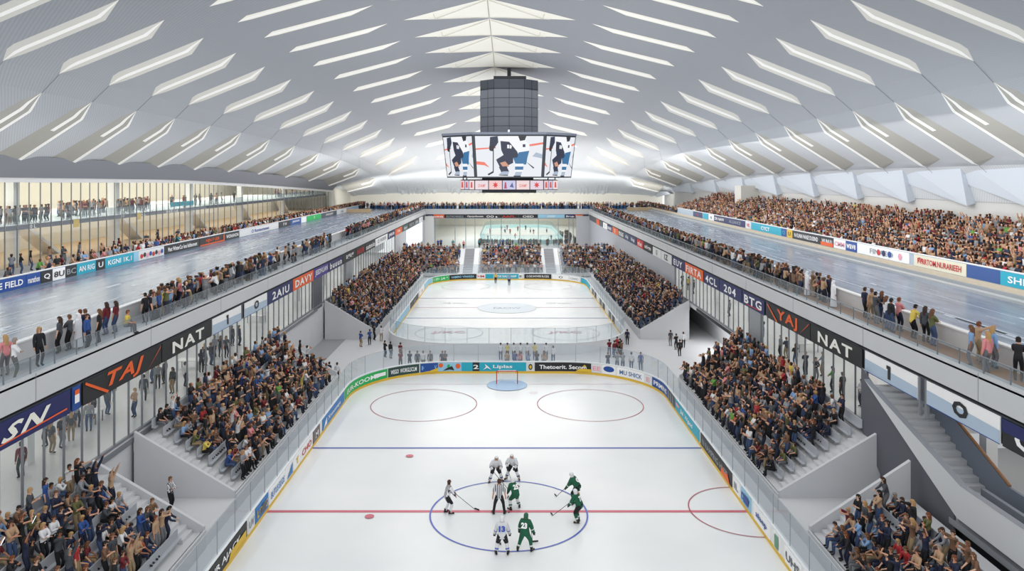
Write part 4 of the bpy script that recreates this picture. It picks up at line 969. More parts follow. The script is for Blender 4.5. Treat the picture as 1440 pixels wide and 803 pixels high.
POSE = {
 'standing': dict(hands=((-.25, .06, .80), (.25, .06, .80))),
 'clapping': dict(hands=((-.04, .30, 1.22), (.04, .30, 1.22)), lean=3),
 'armsfolded': dict(hands=((.08, .22, 1.18), (-.08, .24, 1.14)), elbow=((-1, .2, -.5), (1, .2, -.5))),
 'cheering': dict(hands=((-.30, .22, 1.92), (.26, .20, 1.90)), lean=2, elbow=((-1, .1, 0), (1, .1, 0))),
 'pointing': dict(hands=((-.25, .06, .82), (.18, .58, 1.60)), lean=3),
 'leaning': dict(hands=((-.2, .42, 1.02), (.2, .42, 1.02)), lean=16, pel=(0, -.05, .93)),
 'filming': dict(hands=((-.08, .36, 1.52), (.08, .36, 1.52)), lean=0),
 'sitting': dict(pel=(0, 0, .50), feet=((-.13, .46, 0), (.13, .46, 0)), hands=((-.14, .36, .62), (.14, .36, .62)), lean=8, knee=(0, .3, 1)),
 'seated clapping': dict(pel=(0, 0, .50), feet=((-.13, .42, 0), (.13, .42, 0)), hands=((-.04, .38, .92), (.04, .38, .92)), lean=12, knee=(0, .3, 1)),
}
PROTO = {}; LOW = {}
def make_proto(nm, kw, low_too=True, hi=True):
    P, E_, R, hd = skeleton(**kw); out = {}
    if hi:
        vs, nr, fs = skin_mesh(P, E_, R, 1); lb = label_faces(vs, fs, P, E_, R)
        # face: nose, ears, eyes and mouth on the head; five fingers per hand
        bv = [tuple(v) for v in vs]; bf = list(fs)
        def add(v, f):
            i = len(bv); bv.extend(tuple(a) for a in v); bf.extend(tuple(i+q for q in g_) for g_ in f)
        for n in 'LR': add(*fingers(P, n))
        fw = V3(0, 1, 0); fw = (fw-hd*fw.dot(hd)).normalized(); sd = fw.cross(hd); k = MB(); c = P['skull']
        k.bar(c+fw*.075+hd*.0, c+fw*.112-hd*.03, .009, r2=.014, n=5)
        for q in (-1, 1): k.bar(c+sd*q*.078-hd*.02, c+sd*q*.095+hd*.01-fw*.01, .018, r2=.02, n=5)
        add(k.v, k.f)
        out['body'] = mk('body', bv, bf)
        k = MB()
        for q in (-1, 1):
            k.bar(c+fw*.082+sd*q*.03+hd*.008, c+fw*.096+sd*q*.03+hd*.008, .010, n=5)
        k.box(0, 0, 0, 0, 0, 0); k.v = k.v[:-8]; k.f = k.f[:-6]
        k.bar(c+fw*.084+sd*-.02-hd*.055, c+fw*.084+sd*.02-hd*.055, .006, n=4)
        out['face'] = mk('face', k.v, k.f)
        def shell(labels, d, name):
            sel = [f for f, l in zip(fs, lb) if l in labels]; return mk(name, vs+nr*d, sel)
        out['top_short'] = shell(('top', 'sleeve'), .012, 'shirt'); out['top_long'] = shell(('top', 'sleeve', 'forearm'), .014, 'jacket')
        out['bottom'] = shell(('trousers', 'shin'), .010, 'trousers'); out['shorts'] = shell(('trousers',), .016, 'shorts'); out['shoe'] = shell(('shoe',), .010, 'shoes')
        out['hair'] = mk('hair', *ball(P['skull']+hd*.012, .098, hd)); out['hair_long'] = mk('hair', *ball(P['skull']+hd*.012, .10, hd, long=.24))
        out['cap'] = mk('cap', *ball(P['skull']+hd*.02, .106, hd, m=4))
        out['P'] = P
    if low_too:
        R2 = {k: tuple(v*1.08 for v in r) for k, r in R.items()}; R2['skull'] = (.10, .11); R2['crown'] = (.07, .08)
        vs, nr, fs = skin_mesh(P, E_, R2, 0); lb = label_faces(vs, fs, P, E_, R2)
        sk = P['skull']; l2 = []
        for f, l in zip(fs, lb):
            c = vs[list(f)].mean(0)
            if l == 'skin' and c[2] > P['neck'].z+.03 and ((c[1] < sk.y+.01) or c[2] > sk.z+.05) and (Vector(c)-sk).length < .2: l = 'hair'
            l2.append({'top': 0, 'sleeve': 0, 'forearm': 1, 'skin': 1, 'hair': 2, 'trousers': 3, 'shin': 3, 'shoe': 4}[l])
        tri = []; tl = []
        for f, l in zip(fs, l2):
            for q in range(1, len(f)-1): tri.append((f[0], f[q], f[q+1])); tl.append(l)
        LOW[nm] = (vs.astype(np.float32), np.array(tri, dtype=np.int32), np.array(tl, dtype=np.int8))
    PROTO[nm] = out
for nm, kw in POSE.items(): make_proto(nm, kw)

TOPS = [('black', (32, 32, 36), 16), ('navy', (36, 42, 66), 12), ('dark grey', (72, 76, 82), 10), ('grey', (140, 143, 148), 8), ('white', (222, 222, 224), 9), ('brown', (118, 88, 68), 11), ('tan', (182, 150, 120), 10), ('maroon', (110, 34, 42), 4.5), ('red', (172, 48, 52), 2.5),
        ('blue', (48, 80, 142), 3.5), ('light blue', (128, 160, 200), 5), ('olive', (96, 98, 60), 3), ('pink', (214, 138, 140), 2.5), ('orange', (180, 92, 54), 1), ('teal', (40, 128, 140), .5), ('yellow', (216, 192, 90), .7), ('green', (96, 156, 66), .4)]
BOTS = [('black', (22, 22, 26), 10), ('navy', (30, 36, 58), 7), ('blue denim', (62, 82, 118), 6), ('grey', (110, 112, 116), 2), ('khaki', (150, 130, 100), 2)]
HAIRS = [('dark brown', (58, 38, 28), 10), ('brown', (104, 70, 46), 10), ('black', (20, 16, 15), 6), ('auburn', (112, 62, 36), 4), ('blond', (176, 140, 92), 4), ('grey', (140, 132, 124), 1)]
SKINS = [(214, 164, 134), (224, 178, 150), (196, 142, 112), (160, 108, 80), (206, 152, 124)]
TC = {n: c for n, c, _ in TOPS}; BC = {n: c for n, c, _ in BOTS}; HC = {n: c for n, c, _ in HAIRS}
def pick(L, rr):
    t = rr.random()*sum(a[2] for a in L)
    for a in L:
        t -= a[2]
        if t <= 0: return a[0]
    return L[0][0]
PEOPLE = []
rp = random.Random(21)
def person(x, y, z, rot, pose, top=None, bot=None, hair=None, long=None, where='', group='', pri=0, scale=None, skin=None, extra=''):
    PEOPLE.append(dict(x=x, y=y, z=z, rot=rot, pose=pose, top=top or pick(TOPS, rp), bot=bot or pick(BOTS, rp), hair=hair or pick(HAIRS, rp), long=(rp.random() < .4) if long is None else long,
                       where=where, group=group, pri=pri, s=scale or rp.uniform(.98, 1.09), skin=skin or rp.choice(SKINS), sleeve=rp.random() < .5, extra=extra))
ORD = ['first', 'second', 'third', 'fourth', 'fifth', 'sixth', 'seventh', 'eighth', 'ninth', 'tenth', 'eleventh']
# stands beside the rinks
def fill_side(sgn, y0, y1, rows, dens, where, skipf=None, rows_z=True, start=0):
    for i in range(start, rows):
        x = X0+i*RD_+.36; z = Z0+i*RZ; y = y0; n = 0
        while y < y1:
            y += rp.uniform(.5, .72)
            if y > y1 or rp.random() > dens or (skipf and skipf(y, i)): continue
            n += 1
            sit = rp.random() < .42; pose = rp.choice(['sitting', 'sitting', 'seated clapping']) if sit else (rp.choice(['cheering', 'pointing', 'filming', 'leaning', 'filming']) if rp.random() < (.5 if y < 41 else .16) else rp.choice(['standing', 'clapping', 'clapping', 'armsfolded', 'armsfolded']))
            xx = x+(.12 if sit else -.12)
            person(sgn*xx, y, z, (R_(90) if sgn > 0 else R_(-90))+rp.uniform(-.35, .35), pose, rp.choice(['black', 'black', 'navy', 'dark grey']) if rp.random() < (.34 if sgn > 0 else .15) else None, where='row %d from the glass, place %d, %s' % (i+1, n, where), group='spectators, '+where)
gapf = lambda *gs: (lambda y, i: any(a < y < b for a, b in gs))
fill_side(-1, 26, 38.2, 8, .86, 'front SN-side stand', start=1)
fill_side(-1, 46.3, 70.4, 8, .76, 'middle SN-side stand', skipf=lambda y, i: (y < 47.5 and i < 3 and i > 5))
fill_side(-1, 92, 142.5, 8, .96, 'far SN-side stand', skipf=gapf((107, 108.6), (124, 125.6)))
fill_side(1, 26, 38.6, 5, .95, 'front staircase-side stand')
fill_side(1, 46.8, 69.8, 8, .80, 'middle staircase-side stand')
fill_side(1, 92, 142.5, 8, .96, 'far staircase-side stand', skipf=gapf((107, 108.6), (124, 125.6)))
for i in range(8):   # end stands
    for xa, xb in ((-21.6, -10), (-5.2, 6.2), (10.8, 21.6)):
        x = xa
        while x < xb:
            x += rp.uniform(.5, .7)
            if rp.random() < .93: person(x, 146.5+i*1.3+.5, .8+i*.46, R_(180)+rp.uniform(-.3, .3), rp.choice(['clapping', 'seated clapping', 'standing', 'armsfolded']))
# deck edge walkways: (px from, px to, people per metre)
def deck(sgn, segs, where, xa=22.5, xb=23.9, face=None, z=TZ, wallx=23.2):
    for a, b, d in segs:
        ya, yb = sorted((wallx*F/abs(a-CX), wallx*F/abs(b-CX))); n = max(1, int((yb-ya)*d))
        for j in range(n):
            y = ya+(yb-ya)*(j+rp.random())/n; x = rp.uniform(xa, xb)
            rot = (R_(-90) if sgn > 0 else R_(90))+rp.uniform(-.6, .6) if rp.random() < .75 else (R_(90) if sgn > 0 else R_(-90))+rp.uniform(-.7, .7)
            person(sgn*x, y, z, rot, rp.choice(['standing', 'armsfolded', 'leaning', 'standing', 'filming', 'clapping']), scale=rp.uniform(1.04, 1.14), where='%s, place %d along a group' % (where, j+1), group='people on the '+where)
deck(-1, [(198, 232, 2.2), (232, 300, 3.2), (300, 352, 2.6), (352, 382, 2.6), (395, 420, 1.2), (430, 462, 1.6), (488, 520, 2.2), (520, 560, 2.6), (560, 594, 3.0)], 'SN-side deck')
deck(1, [(835, 905, 3.2), (905, 1000, 2.5), (1000, 1062, 2.2), (1062, 1120, 2.8), (1120, 1165, 1.0)], 'staircase-side deck')
def yd(px, X): return X*F/abs(px-CX)
def one(px, X, z, sgn, rot, pose, top, bot='black', hair='brown', long=False, where='', sc=1.02, extra='', skin=None):
    person(sgn*X, yd(px, X), z, R_(rot), pose, top, bot, hair, long, where=where, group='', pri=1, scale=sc, extra=extra, skin=skin)
L_ = 'on the SN-side deck edge'
for a in [(8, 23.4, 60, 'standing', 'pink', 'grey', 'blond', True), (20, 22.6, -60, 'armsfolded', 'white', 'white', 'grey', False), (55, 23.0, -120, 'standing', 'black', 'black', 'blond', True), (84, 23.6, 100, 'standing', 'dark grey', 'black', 'dark brown', True), (98, 23.4, 90, 'armsfolded', 'dark grey', 'black', 'brown', False),
          (120, 23.5, 60, 'standing', 'navy', 'black', 'brown', False), (113, 23.7, 80, 'standing', 'red', 'navy', 'auburn', False), (122, 22.6, -90, 'standing', 'blue', 'navy', 'dark brown', False), (140, 22.7, 100, 'standing', 'black', 'black', 'brown', True), (150, 23.5, 80, 'standing', 'maroon', 'blue denim', 'dark brown', True),
          (163, 23.2, 90, 'standing', 'maroon', 'blue denim', 'dark brown', True), (177, 22.5, -80, 'sitting', 'yellow', 'grey', 'auburn', False), (205, 22.9, 60, 'pointing', 'black', 'black', 'black', False), (216, 22.6, -90, 'standing', 'grey', 'black', 'brown', True), (232, 22.7, 80, 'standing', 'yellow', 'khaki', 'black', False)]:
    one(a[0], a[1], TZ, -1, a[2], a[3], a[4], a[5], a[6], a[7], L_, sc=1.1)
Rr = 'on the brown deck by the rail'
for a in [(1105, 23.2, -60, 'standing', 'navy', 'black', 'brown', False), (1117, 23.0, -90, 'standing', 'dark grey', 'black', 'black', True), (1143, 23.5, -90, 'armsfolded', 'brown', 'khaki', 'grey', False), (1153, 23.5, -60, 'standing', 'grey', 'khaki', 'brown', False), (1165, 23.6, -90, 'standing', 'navy', 'black', 'brown', False),
          (1216, 23.4, -80, 'standing', 'navy', 'black', 'dark brown', False), (1226, 23.6, 10, 'standing', 'tan', 'khaki', 'brown', False), (1231, 23.2, -80, 'armsfolded', 'dark grey', 'grey', 'black', False), (1240, 23.7, -60, 'standing', 'navy', 'blue denim', 'brown', True), (1246, 23.0, -90, 'standing', 'white', 'blue denim', 'brown', True), (1253, 22.9, -85, 'standing', 'black', 'blue denim', 'black', False), (1264, 23.5, -75, 'armsfolded', 'pink', 'navy', 'auburn', False),
          (1284, 23.2, -80, 'leaning', 'yellow', 'black', 'black', False), (1301, 23.4, -60, 'standing', 'dark grey', 'black', 'dark brown', True), (1311, 23.3, -85, 'armsfolded', 'olive', 'blue denim', 'brown', True), (1375, 23.6, -90, 'pointing', 'tan', 'khaki', 'auburn', False), (1366, 22.7, 60, 'standing', 'light blue', 'grey', 'brown', True), (1396, 23.6, -90, 'standing', 'light blue', 'grey', 'blond', True), (1389, 22.6, 20, 'standing', 'pink', 'pink', 'blond', True), (1432, 23.2, -40, 'armsfolded', 'black', 'black', 'black', False)]:
    bt = a[5] if a[5] in BC else 'grey'
    one(a[0], a[1], TZ, 1, a[2], a[3], a[4], bt, a[6], a[7], Rr, sc=1.17)
# concourse between the rinks
cz = .02
def co_(px, y, rot, pose, top, bot='black', hair='dark brown', long=False, sc=1.05, where='on the concourse between the rinks', extra=''):
    person((px-CX)*y/F, y, cz, R_(rot), pose, top, bot, hair, long, where=where, group='', pri=1, scale=sc, extra=extra)
for px, t in ((704, 'white'), (713.5, 'yellow'), (722.5, 'white'), (732, 'white'), (741.5, 'white'), (752, 'yellow'), (768, 'white'), (778, 'white')): co_(px, 80.8 if px < 775 else 79.5, 0, 'armsfolded', t, 'blue denim', 'black', where='in the line watching the second rink')
for px, t, l in ((713, 'tan', False), (724, 'blue', False), (731, 'pink', True), (743, 'light blue', True), (755, 'navy', True), (765, 'tan', True), (563, 'maroon', False), (576, 'navy', False), (587, 'navy', False), (595, 'white', False), (605, 'dark grey', False), (622, 'navy', False), (626, 'dark grey', False), (855, 'navy', False), (868, 'grey', False), (876, 'grey', False), (888, 'white', False), (901, 'blue', False)):
    co_(px, 77.2 if px < 850 else 76.6+.0, 180 if px in (626, 605) else 0, rp.choice(['standing', 'armsfolded']), t, 'black' if px < 700 else 'blue denim', 'brown', l, where='just behind the near rink boards')
for px, y, t, b in ((541, 82, 'black', 'black'), (549, 81.5, 'black', 'grey'), (563, 81, 'maroon', 'black'), (507, 87, 'blue', 'khaki'), (520, 88, 'blue', 'black'), (526, 90.5, 'black', 'black'), (536, 90, 'white', 'khaki'), (857, 82.5, 'maroon', 'blue denim'), (864, 82, 'maroon', 'blue denim'), (872, 83, 'black', 'black'), (868, 84, 'red', 'black'), (882, 88, 'navy', 'black'), (943, 87.5, 'dark grey', 'grey'), (951, 85.5, 'black', 'black'), (956, 82.5, 'black', 'black'), (961, 86.5, 'white', 'black'), (874, 82.2, 'brown', 'black')):
    co_(px, y, rp.uniform(-60, 60), rp.choice(['standing', 'armsfolded']), t, b)
# people leaning on the glass at the far end of the middle stands
for px, y in ((450, 72.5), (455, 72.3), (463, 72.6), (474, 72.4), (986, 72.3), (993, 72.8)): co_(px, y, rp.uniform(-40, 40), 'standing', rp.choice(['navy', 'white', 'black']))
# man in striped shirt in the vomitory aisle
person(-19.0, 42.9, AISLE_Z, R_(-100), 'armsfolded', 'navy', 'black', 'brown', False, where='alone in the aisle between the SN-side stands', pri=1, scale=1.08, extra='striped')
# behind the gallery glass
for sgn, lst in ((-1, [(65, 26, 'grey'), (72, 25, 'dark grey'), (86, 25, 'black'), (90, 26.5, 'brown'), (30, 24.5, 'maroon'), (190, 23.5, 'tan'), (202, 24.5, 'dark grey'), (215, 26, 'brown'), (222, 25, 'grey'), (260, 23.2, 'white'), (283, 23.6, 'navy'), (288, 24.2, 'navy'), (296, 23.8, 'dark grey'), (100, 25, 'dark grey'), (108, 26, 'grey'), (125, 25, 'grey'), (132, 26, 'dark grey'), (150, 25.5, 'dark grey'), (157, 26.5, 'black'), (232, 25, 'dark grey'), (243, 23.4, 'black'), (302, 24.5, 'grey'), (326, 24.6, 'dark grey'), (40, 25.5, 'black'), (310, 24, 'black'), (318, 23.5, 'dark grey'), (336, 24, 'navy')]),
                 (1, [(1098, 23, 'grey'), (1106, 23.2, 'navy'), (1119, 23, 'black'), (1133, 22.8, 'navy'), (1147, 22.8, 'navy'), (1157, 24, 'grey'), (1171, 22.9, 'green'), (1185, 22.9, 'black'), (1218, 22.8, 'black'), (1212, 23.4, 'white'), (1060, 24, 'black'), (1072, 24, 'black'), (1026, 24, 'grey'), (960, 24, 'black'), (968, 24, 'yellow'), (976, 24, 'black'), (928, 24, 'red')])):
    for px, X, t in lst:
        person(sgn*X, yd(px, X), GAL_Z, R_(rp.uniform(0, 360)), rp.choice(['standing', 'armsfolded']), t, None, where='behind the gallery glass, %s side' % ('SN' if sgn < 0 else 'staircase'), pri=1, scale=1.05)
# outer track apron, SN side
for a, b, d in [(0, 30, .5), (55, 80, 1.0), (80, 112, 1.4), (118, 170, 1.2), (170, 212, 1.5), (212, 260, 1.4), (262, 340, 2.4), (340, 400, 3.6), (400, 446, 4.2), (448, 512, 5)]:
    ya, yb = yo(a, 41), yo(b, 41); n = int((yb-ya)*d*1.35)
    for j in range(n): person(-rp.uniform(40.6, 42.4), ya+(yb-ya)*(j+rp.random())/n, 10.25, R_(-90)+rp.uniform(-.6, .6), rp.choice(['standing', 'armsfolded', 'leaning']), scale=1.15, where='behind the outer track boards, SN side, place %d' % (j+1))
for a, b, z, n, x0, x1 in [(0, 60, 14.47, 10, 51, 53), (60, 70, 14.47, 2, 51, 52), (80, 210, 14.47, 44, 51, 57), (240, 330, 14.47, 9, 51, 55), (385, 440, 14.47, 14, 51, 54), (0, 250, 10.25, 12, 44, 48)]:
    for j in range(n):
        X = rp.uniform(x0, x1); px = a+(b-a)*(j+rp.random())/n; person(-X, yd(px, X), z, R_(rp.uniform(-180, 180)), rp.choice(['standing', 'armsfolded']), rp.choice(['grey', 'dark grey', 'tan', 'black', 'maroon']), scale=1.15)
# big raked stand
for i in range(11):
    y = 53
    while y < 175:
        y += rp.uniform(.46, .62)
        if rp.random() < .9: person(38.4+i*.92+.45, y, 11.0+i*.3, R_(90)+rp.uniform(-.4, .4), rp.choice(['clapping', 'standing', 'clapping', 'armsfolded', 'cheering'] if rp.random() < .55 else ['seated clapping']), None if rp.random() < .62 else rp.choice(['brown', 'tan', 'tan', 'maroon', 'grey']))
y = 176
while y < 225: y += .35; person(rp.uniform(38.6, 41), y, 10.25, R_(90), 'standing')
# far deck
x = -40
while x < 41:
    x += rp.uniform(.22, .9)
    person(x, rp.uniform(207, 210.5), TZ, R_(180)+rp.uniform(-1, 1), rp.choice(['standing', 'armsfolded']))
    if rp.random() < .6: person(x, rp.uniform(214, 219), TZ, R_(180)+rp.uniform(-1, 1), 'standing')
# around and on the third rink, and strolling behind the end stands
for j in range(60): person(rp.uniform(-8, 17), rp.uniform(212, 214.5), .02, 0, 'standing', rp.choice(['teal', 'dark grey', 'black', 'olive']))
for j in range(45): person(rp.uniform(17, 20), rp.uniform(213, 250), .02, 0, 'standing', rp.choice(['dark grey', 'black', 'olive']))
for j in range(14): person(rp.uniform(-6, 15), rp.uniform(225, 275), .08, rp.uniform(0, 6), 'leaning', rp.choice(['black', 'red', 'white']))
for px, y, z in ((652, 157, 4.5), (674, 158.5, 4.6), (707, 158.5, 4.6), (637, 158, 4.5), (616, 158, 4.5), (620, 159, 4.5)): person((px-CX)*y/F, y, z-.02, R_(180), 'standing', rp.choice(['black', 'blue', 'pink', 'teal']))
person((697-CX)*138/F, 138, ICE_Z, R_(180), 'standing', 'yellow', 'black', where='', scale=1.1); person((716-CX)*135.5/F, 135.5, ICE_Z, R_(180), 'standing', 'light blue', 'black', scale=1.1)

# ---- choose who is modelled one by one
def proj(p): return CX+F*p['x']/p['y'], CY+F*(H-p['z']-.9)/p['y']
vis = []
for p in PEOPLE:
    a, b = proj(p); p['in'] = (-18 < a < 1458) and (-20 < b < 820)
PEOPLE = [p for p in PEOPLE if p['in']]
PEOPLE.sort(key=lambda p: (-p['pri'], p['y']))
NIND = 300
IND, MASS = PEOPLE[:NIND], PEOPLE[NIND:]
STRIPE = bpy.data.materials.new('striped_shirt'); STRIPE.use_nodes = True
_nt = STRIPE.node_tree; _w = _nt.nodes.new('ShaderNodeTexWave'); _c = _nt.nodes.new('ShaderNodeValToRGB'); _t = _nt.nodes.new('ShaderNodeTexCoord')
_w.inputs['Scale'].default_value = 3.3; _w.bands_direction = 'X'; _c.color_ramp.interpolation = 'CONSTANT'; _c.color_ramp.elements[0].color = (.015, .015, .03, 1); _c.color_ramp.elements[1].position = .5; _c.color_ramp.elements[1].color = (.8, .8, .82, 1)
_nt.links.new(_t.outputs['Object'], _w.inputs[0]); _nt.links.new(_w.outputs['Fac'], _c.inputs[0]); _nt.links.new(_c.outputs[0], _nt.nodes['Principled BSDF'].inputs['Base Color'])
POSEW = {'standing': 'standing', 'clapping': 'clapping', 'armsfolded': 'arms-folded', 'cheering': 'cheering', 'pointing': 'pointing', 'leaning': 'leaning', 'filming': 'hands-raised', 'sitting': 'seated', 'seated clapping': 'seated clapping'}
def sub(mesh, name, m, parent):
    o = bpy.data.objects.new(name, mesh); COL.objects.link(o); o.parent = parent; o.material_slots[0].link = 'OBJECT'; o.material_slots[0].material = m; return o
seen_lab = {}
def build_person(p, name='spectator'):
    pr = PROTO[p['pose']]; b = bpy.data.objects.new(name, pr['body']); COL.objects.link(b)
    b.material_slots[0].link = 'OBJECT'; b.material_slots[0].material = mat(p['skin'], .6)
    b.location = (p['x'], p['y'], p['z']+.005); b.rotation_euler = (0, 0, p['rot']); b.scale = (p['s'],)*3
    tm = STRIPE if p['extra'] == 'striped' else mat(TC[p['top']], .8); sl = 'top_long' if (p['sleeve'] or p['extra'] == 'striped') else 'top_short'
    sub(pr[sl], 'shirt', tm, b); sub(pr['bottom'], 'trousers', mat(BC.get(p['bot'], (100, 100, 100)), .8), b); sub(pr['shoe'], 'shoes', mat((28, 26, 28), .6), b)
    sub(pr['hair_long' if p['long'] else 'hair'], 'hair', mat(HC[p['hair']], .7), b); sub(pr['face'], 'face_features', mat((60, 30, 28), .6), b)
    hr = ('long ' if p['long'] else '')+p['hair']+' hair'
    tp = 'striped' if p['extra'] == 'striped' else p['top']
    lab = '%s, %s top, %s, %s' % (POSEW[p['pose']], tp, hr, p['where'] or 'in the crowd')
    if len(lab.split()) > 16: lab = '%s, %s top, %s' % (POSEW[p['pose']], tp, p['where'])
    k_ = seen_lab.get(lab, 0); seen_lab[lab] = k_+1
    if k_: lab = '%s, %s top, %s trousers, %s' % (POSEW[p['pose']], tp, p['bot'], p['where'])
    b['label'] = ' '.join(lab.split()[:16]); b['category'] = 'person'; b['group'] = p['group'] or 'people watching and strolling'
    return b
for p in IND: build_person(p)
# two lit phones held up in the front stand
def phone(loc, lab):
    k = MB(); k.box(-.075, .075, -.008, .008, -.14, .14); o = k.build('mobile_phone', mat((235, 245, 255), .3, emit=1.2)); o.location = loc; o.rotation_euler = (R_(-25), 0, R_(-70)); tag(o, lab, 'phone')
ph = [p for p in IND if p['pose'] == 'filming' and p['y'] < 39 and p['x'] < 0][:2]
for i, p in enumerate(ph):
    c_, s_ = math.cos(p['rot']), math.sin(p['rot']); yy = .50
    phone((p['x']-s_*yy*p['s'], p['y']+c_*yy*p['s'], p['z']+1.56*p['s']), 'bright phone screen held up in the front SN-side stand, %s' % ('nearer the glass gallery' if i else 'by the %s-topped spectator' % p['top']))
# the rest of the crowd
CV = []; CF = []; CC = []; base = 0
PALC = {n: lin(c) for n, c, _ in TOPS}; PALB = {n: lin(c) for n, c, _ in BOTS}; PALH = {n: lin(c) for n, c, _ in HAIRS}
for p in MASS:
    v, t, l = LOW[p['pose']]; c, s_ = math.cos(p['rot']), math.sin(p['rot']); k_ = p['s']
    M = np.array([[c, s_, 0], [-s_, c, 0], [0, 0, 1]], dtype=np.float32)*k_
    CV.append(v@M+np.array([p['x'], p['y'], p['z']], dtype=np.float32)); CF.append(t+base); base += len(v)
    pal = np.array([PALC[p['top']], lin(p['skin']), PALH[p['hair']], PALB.get(p['bot'], PALB['grey']), (.02, .02, .02, 1)], dtype=np.float32)
    CC.append(np.repeat(pal[l], 3, axis=0))
CV = np.concatenate(CV); CF = np.concatenate(CF); CC = np.concatenate(CC)
me = bpy.data.meshes.new('spectator_crowd'); me.vertices.add(len(CV)); me.vertices.foreach_set('co', CV.ravel()); me.loops.add(CF.size); me.loops.foreach_set('vertex_index', CF.ravel().astype(np.int32))
me.polygons.add(len(CF)); me.polygons.foreach_set('loop_start', np.arange(0, CF.size, 3, dtype=np.int32)); me.polygons.foreach_set('loop_total', np.full(len(CF), 3, dtype=np.int32))
me.polygons.foreach_set('use_smooth', np.ones(len(CF), dtype=bool))
ca = me.color_attributes.new('cloth', 'FLOAT_COLOR', 'CORNER'); ca.data.foreach_set('color', CC.ravel()); me.update(calc_edges=True)
cm = bpy.data.materials.new('crowd_clothes'); cm.use_nodes = True; an_ = cm.node_tree.nodes.new('ShaderNodeVertexColor'); an_.layer_name = 'cloth'; cm.node_tree.links.new(an_.outputs[0], cm.node_tree.nodes['Principled BSDF'].inputs['Base Color']); cm.node_tree.nodes['Principled BSDF'].inputs['Roughness'].default_value = .8
me.materials.append(cm); o = bpy.data.objects.new('spectator_crowd', me); COL.objects.link(o); tag(o, 'dense crowd of distant spectators filling the stands and decks', 'crowd', None, 'stuff')
print('PEOPLE', len(IND), len(MASS))

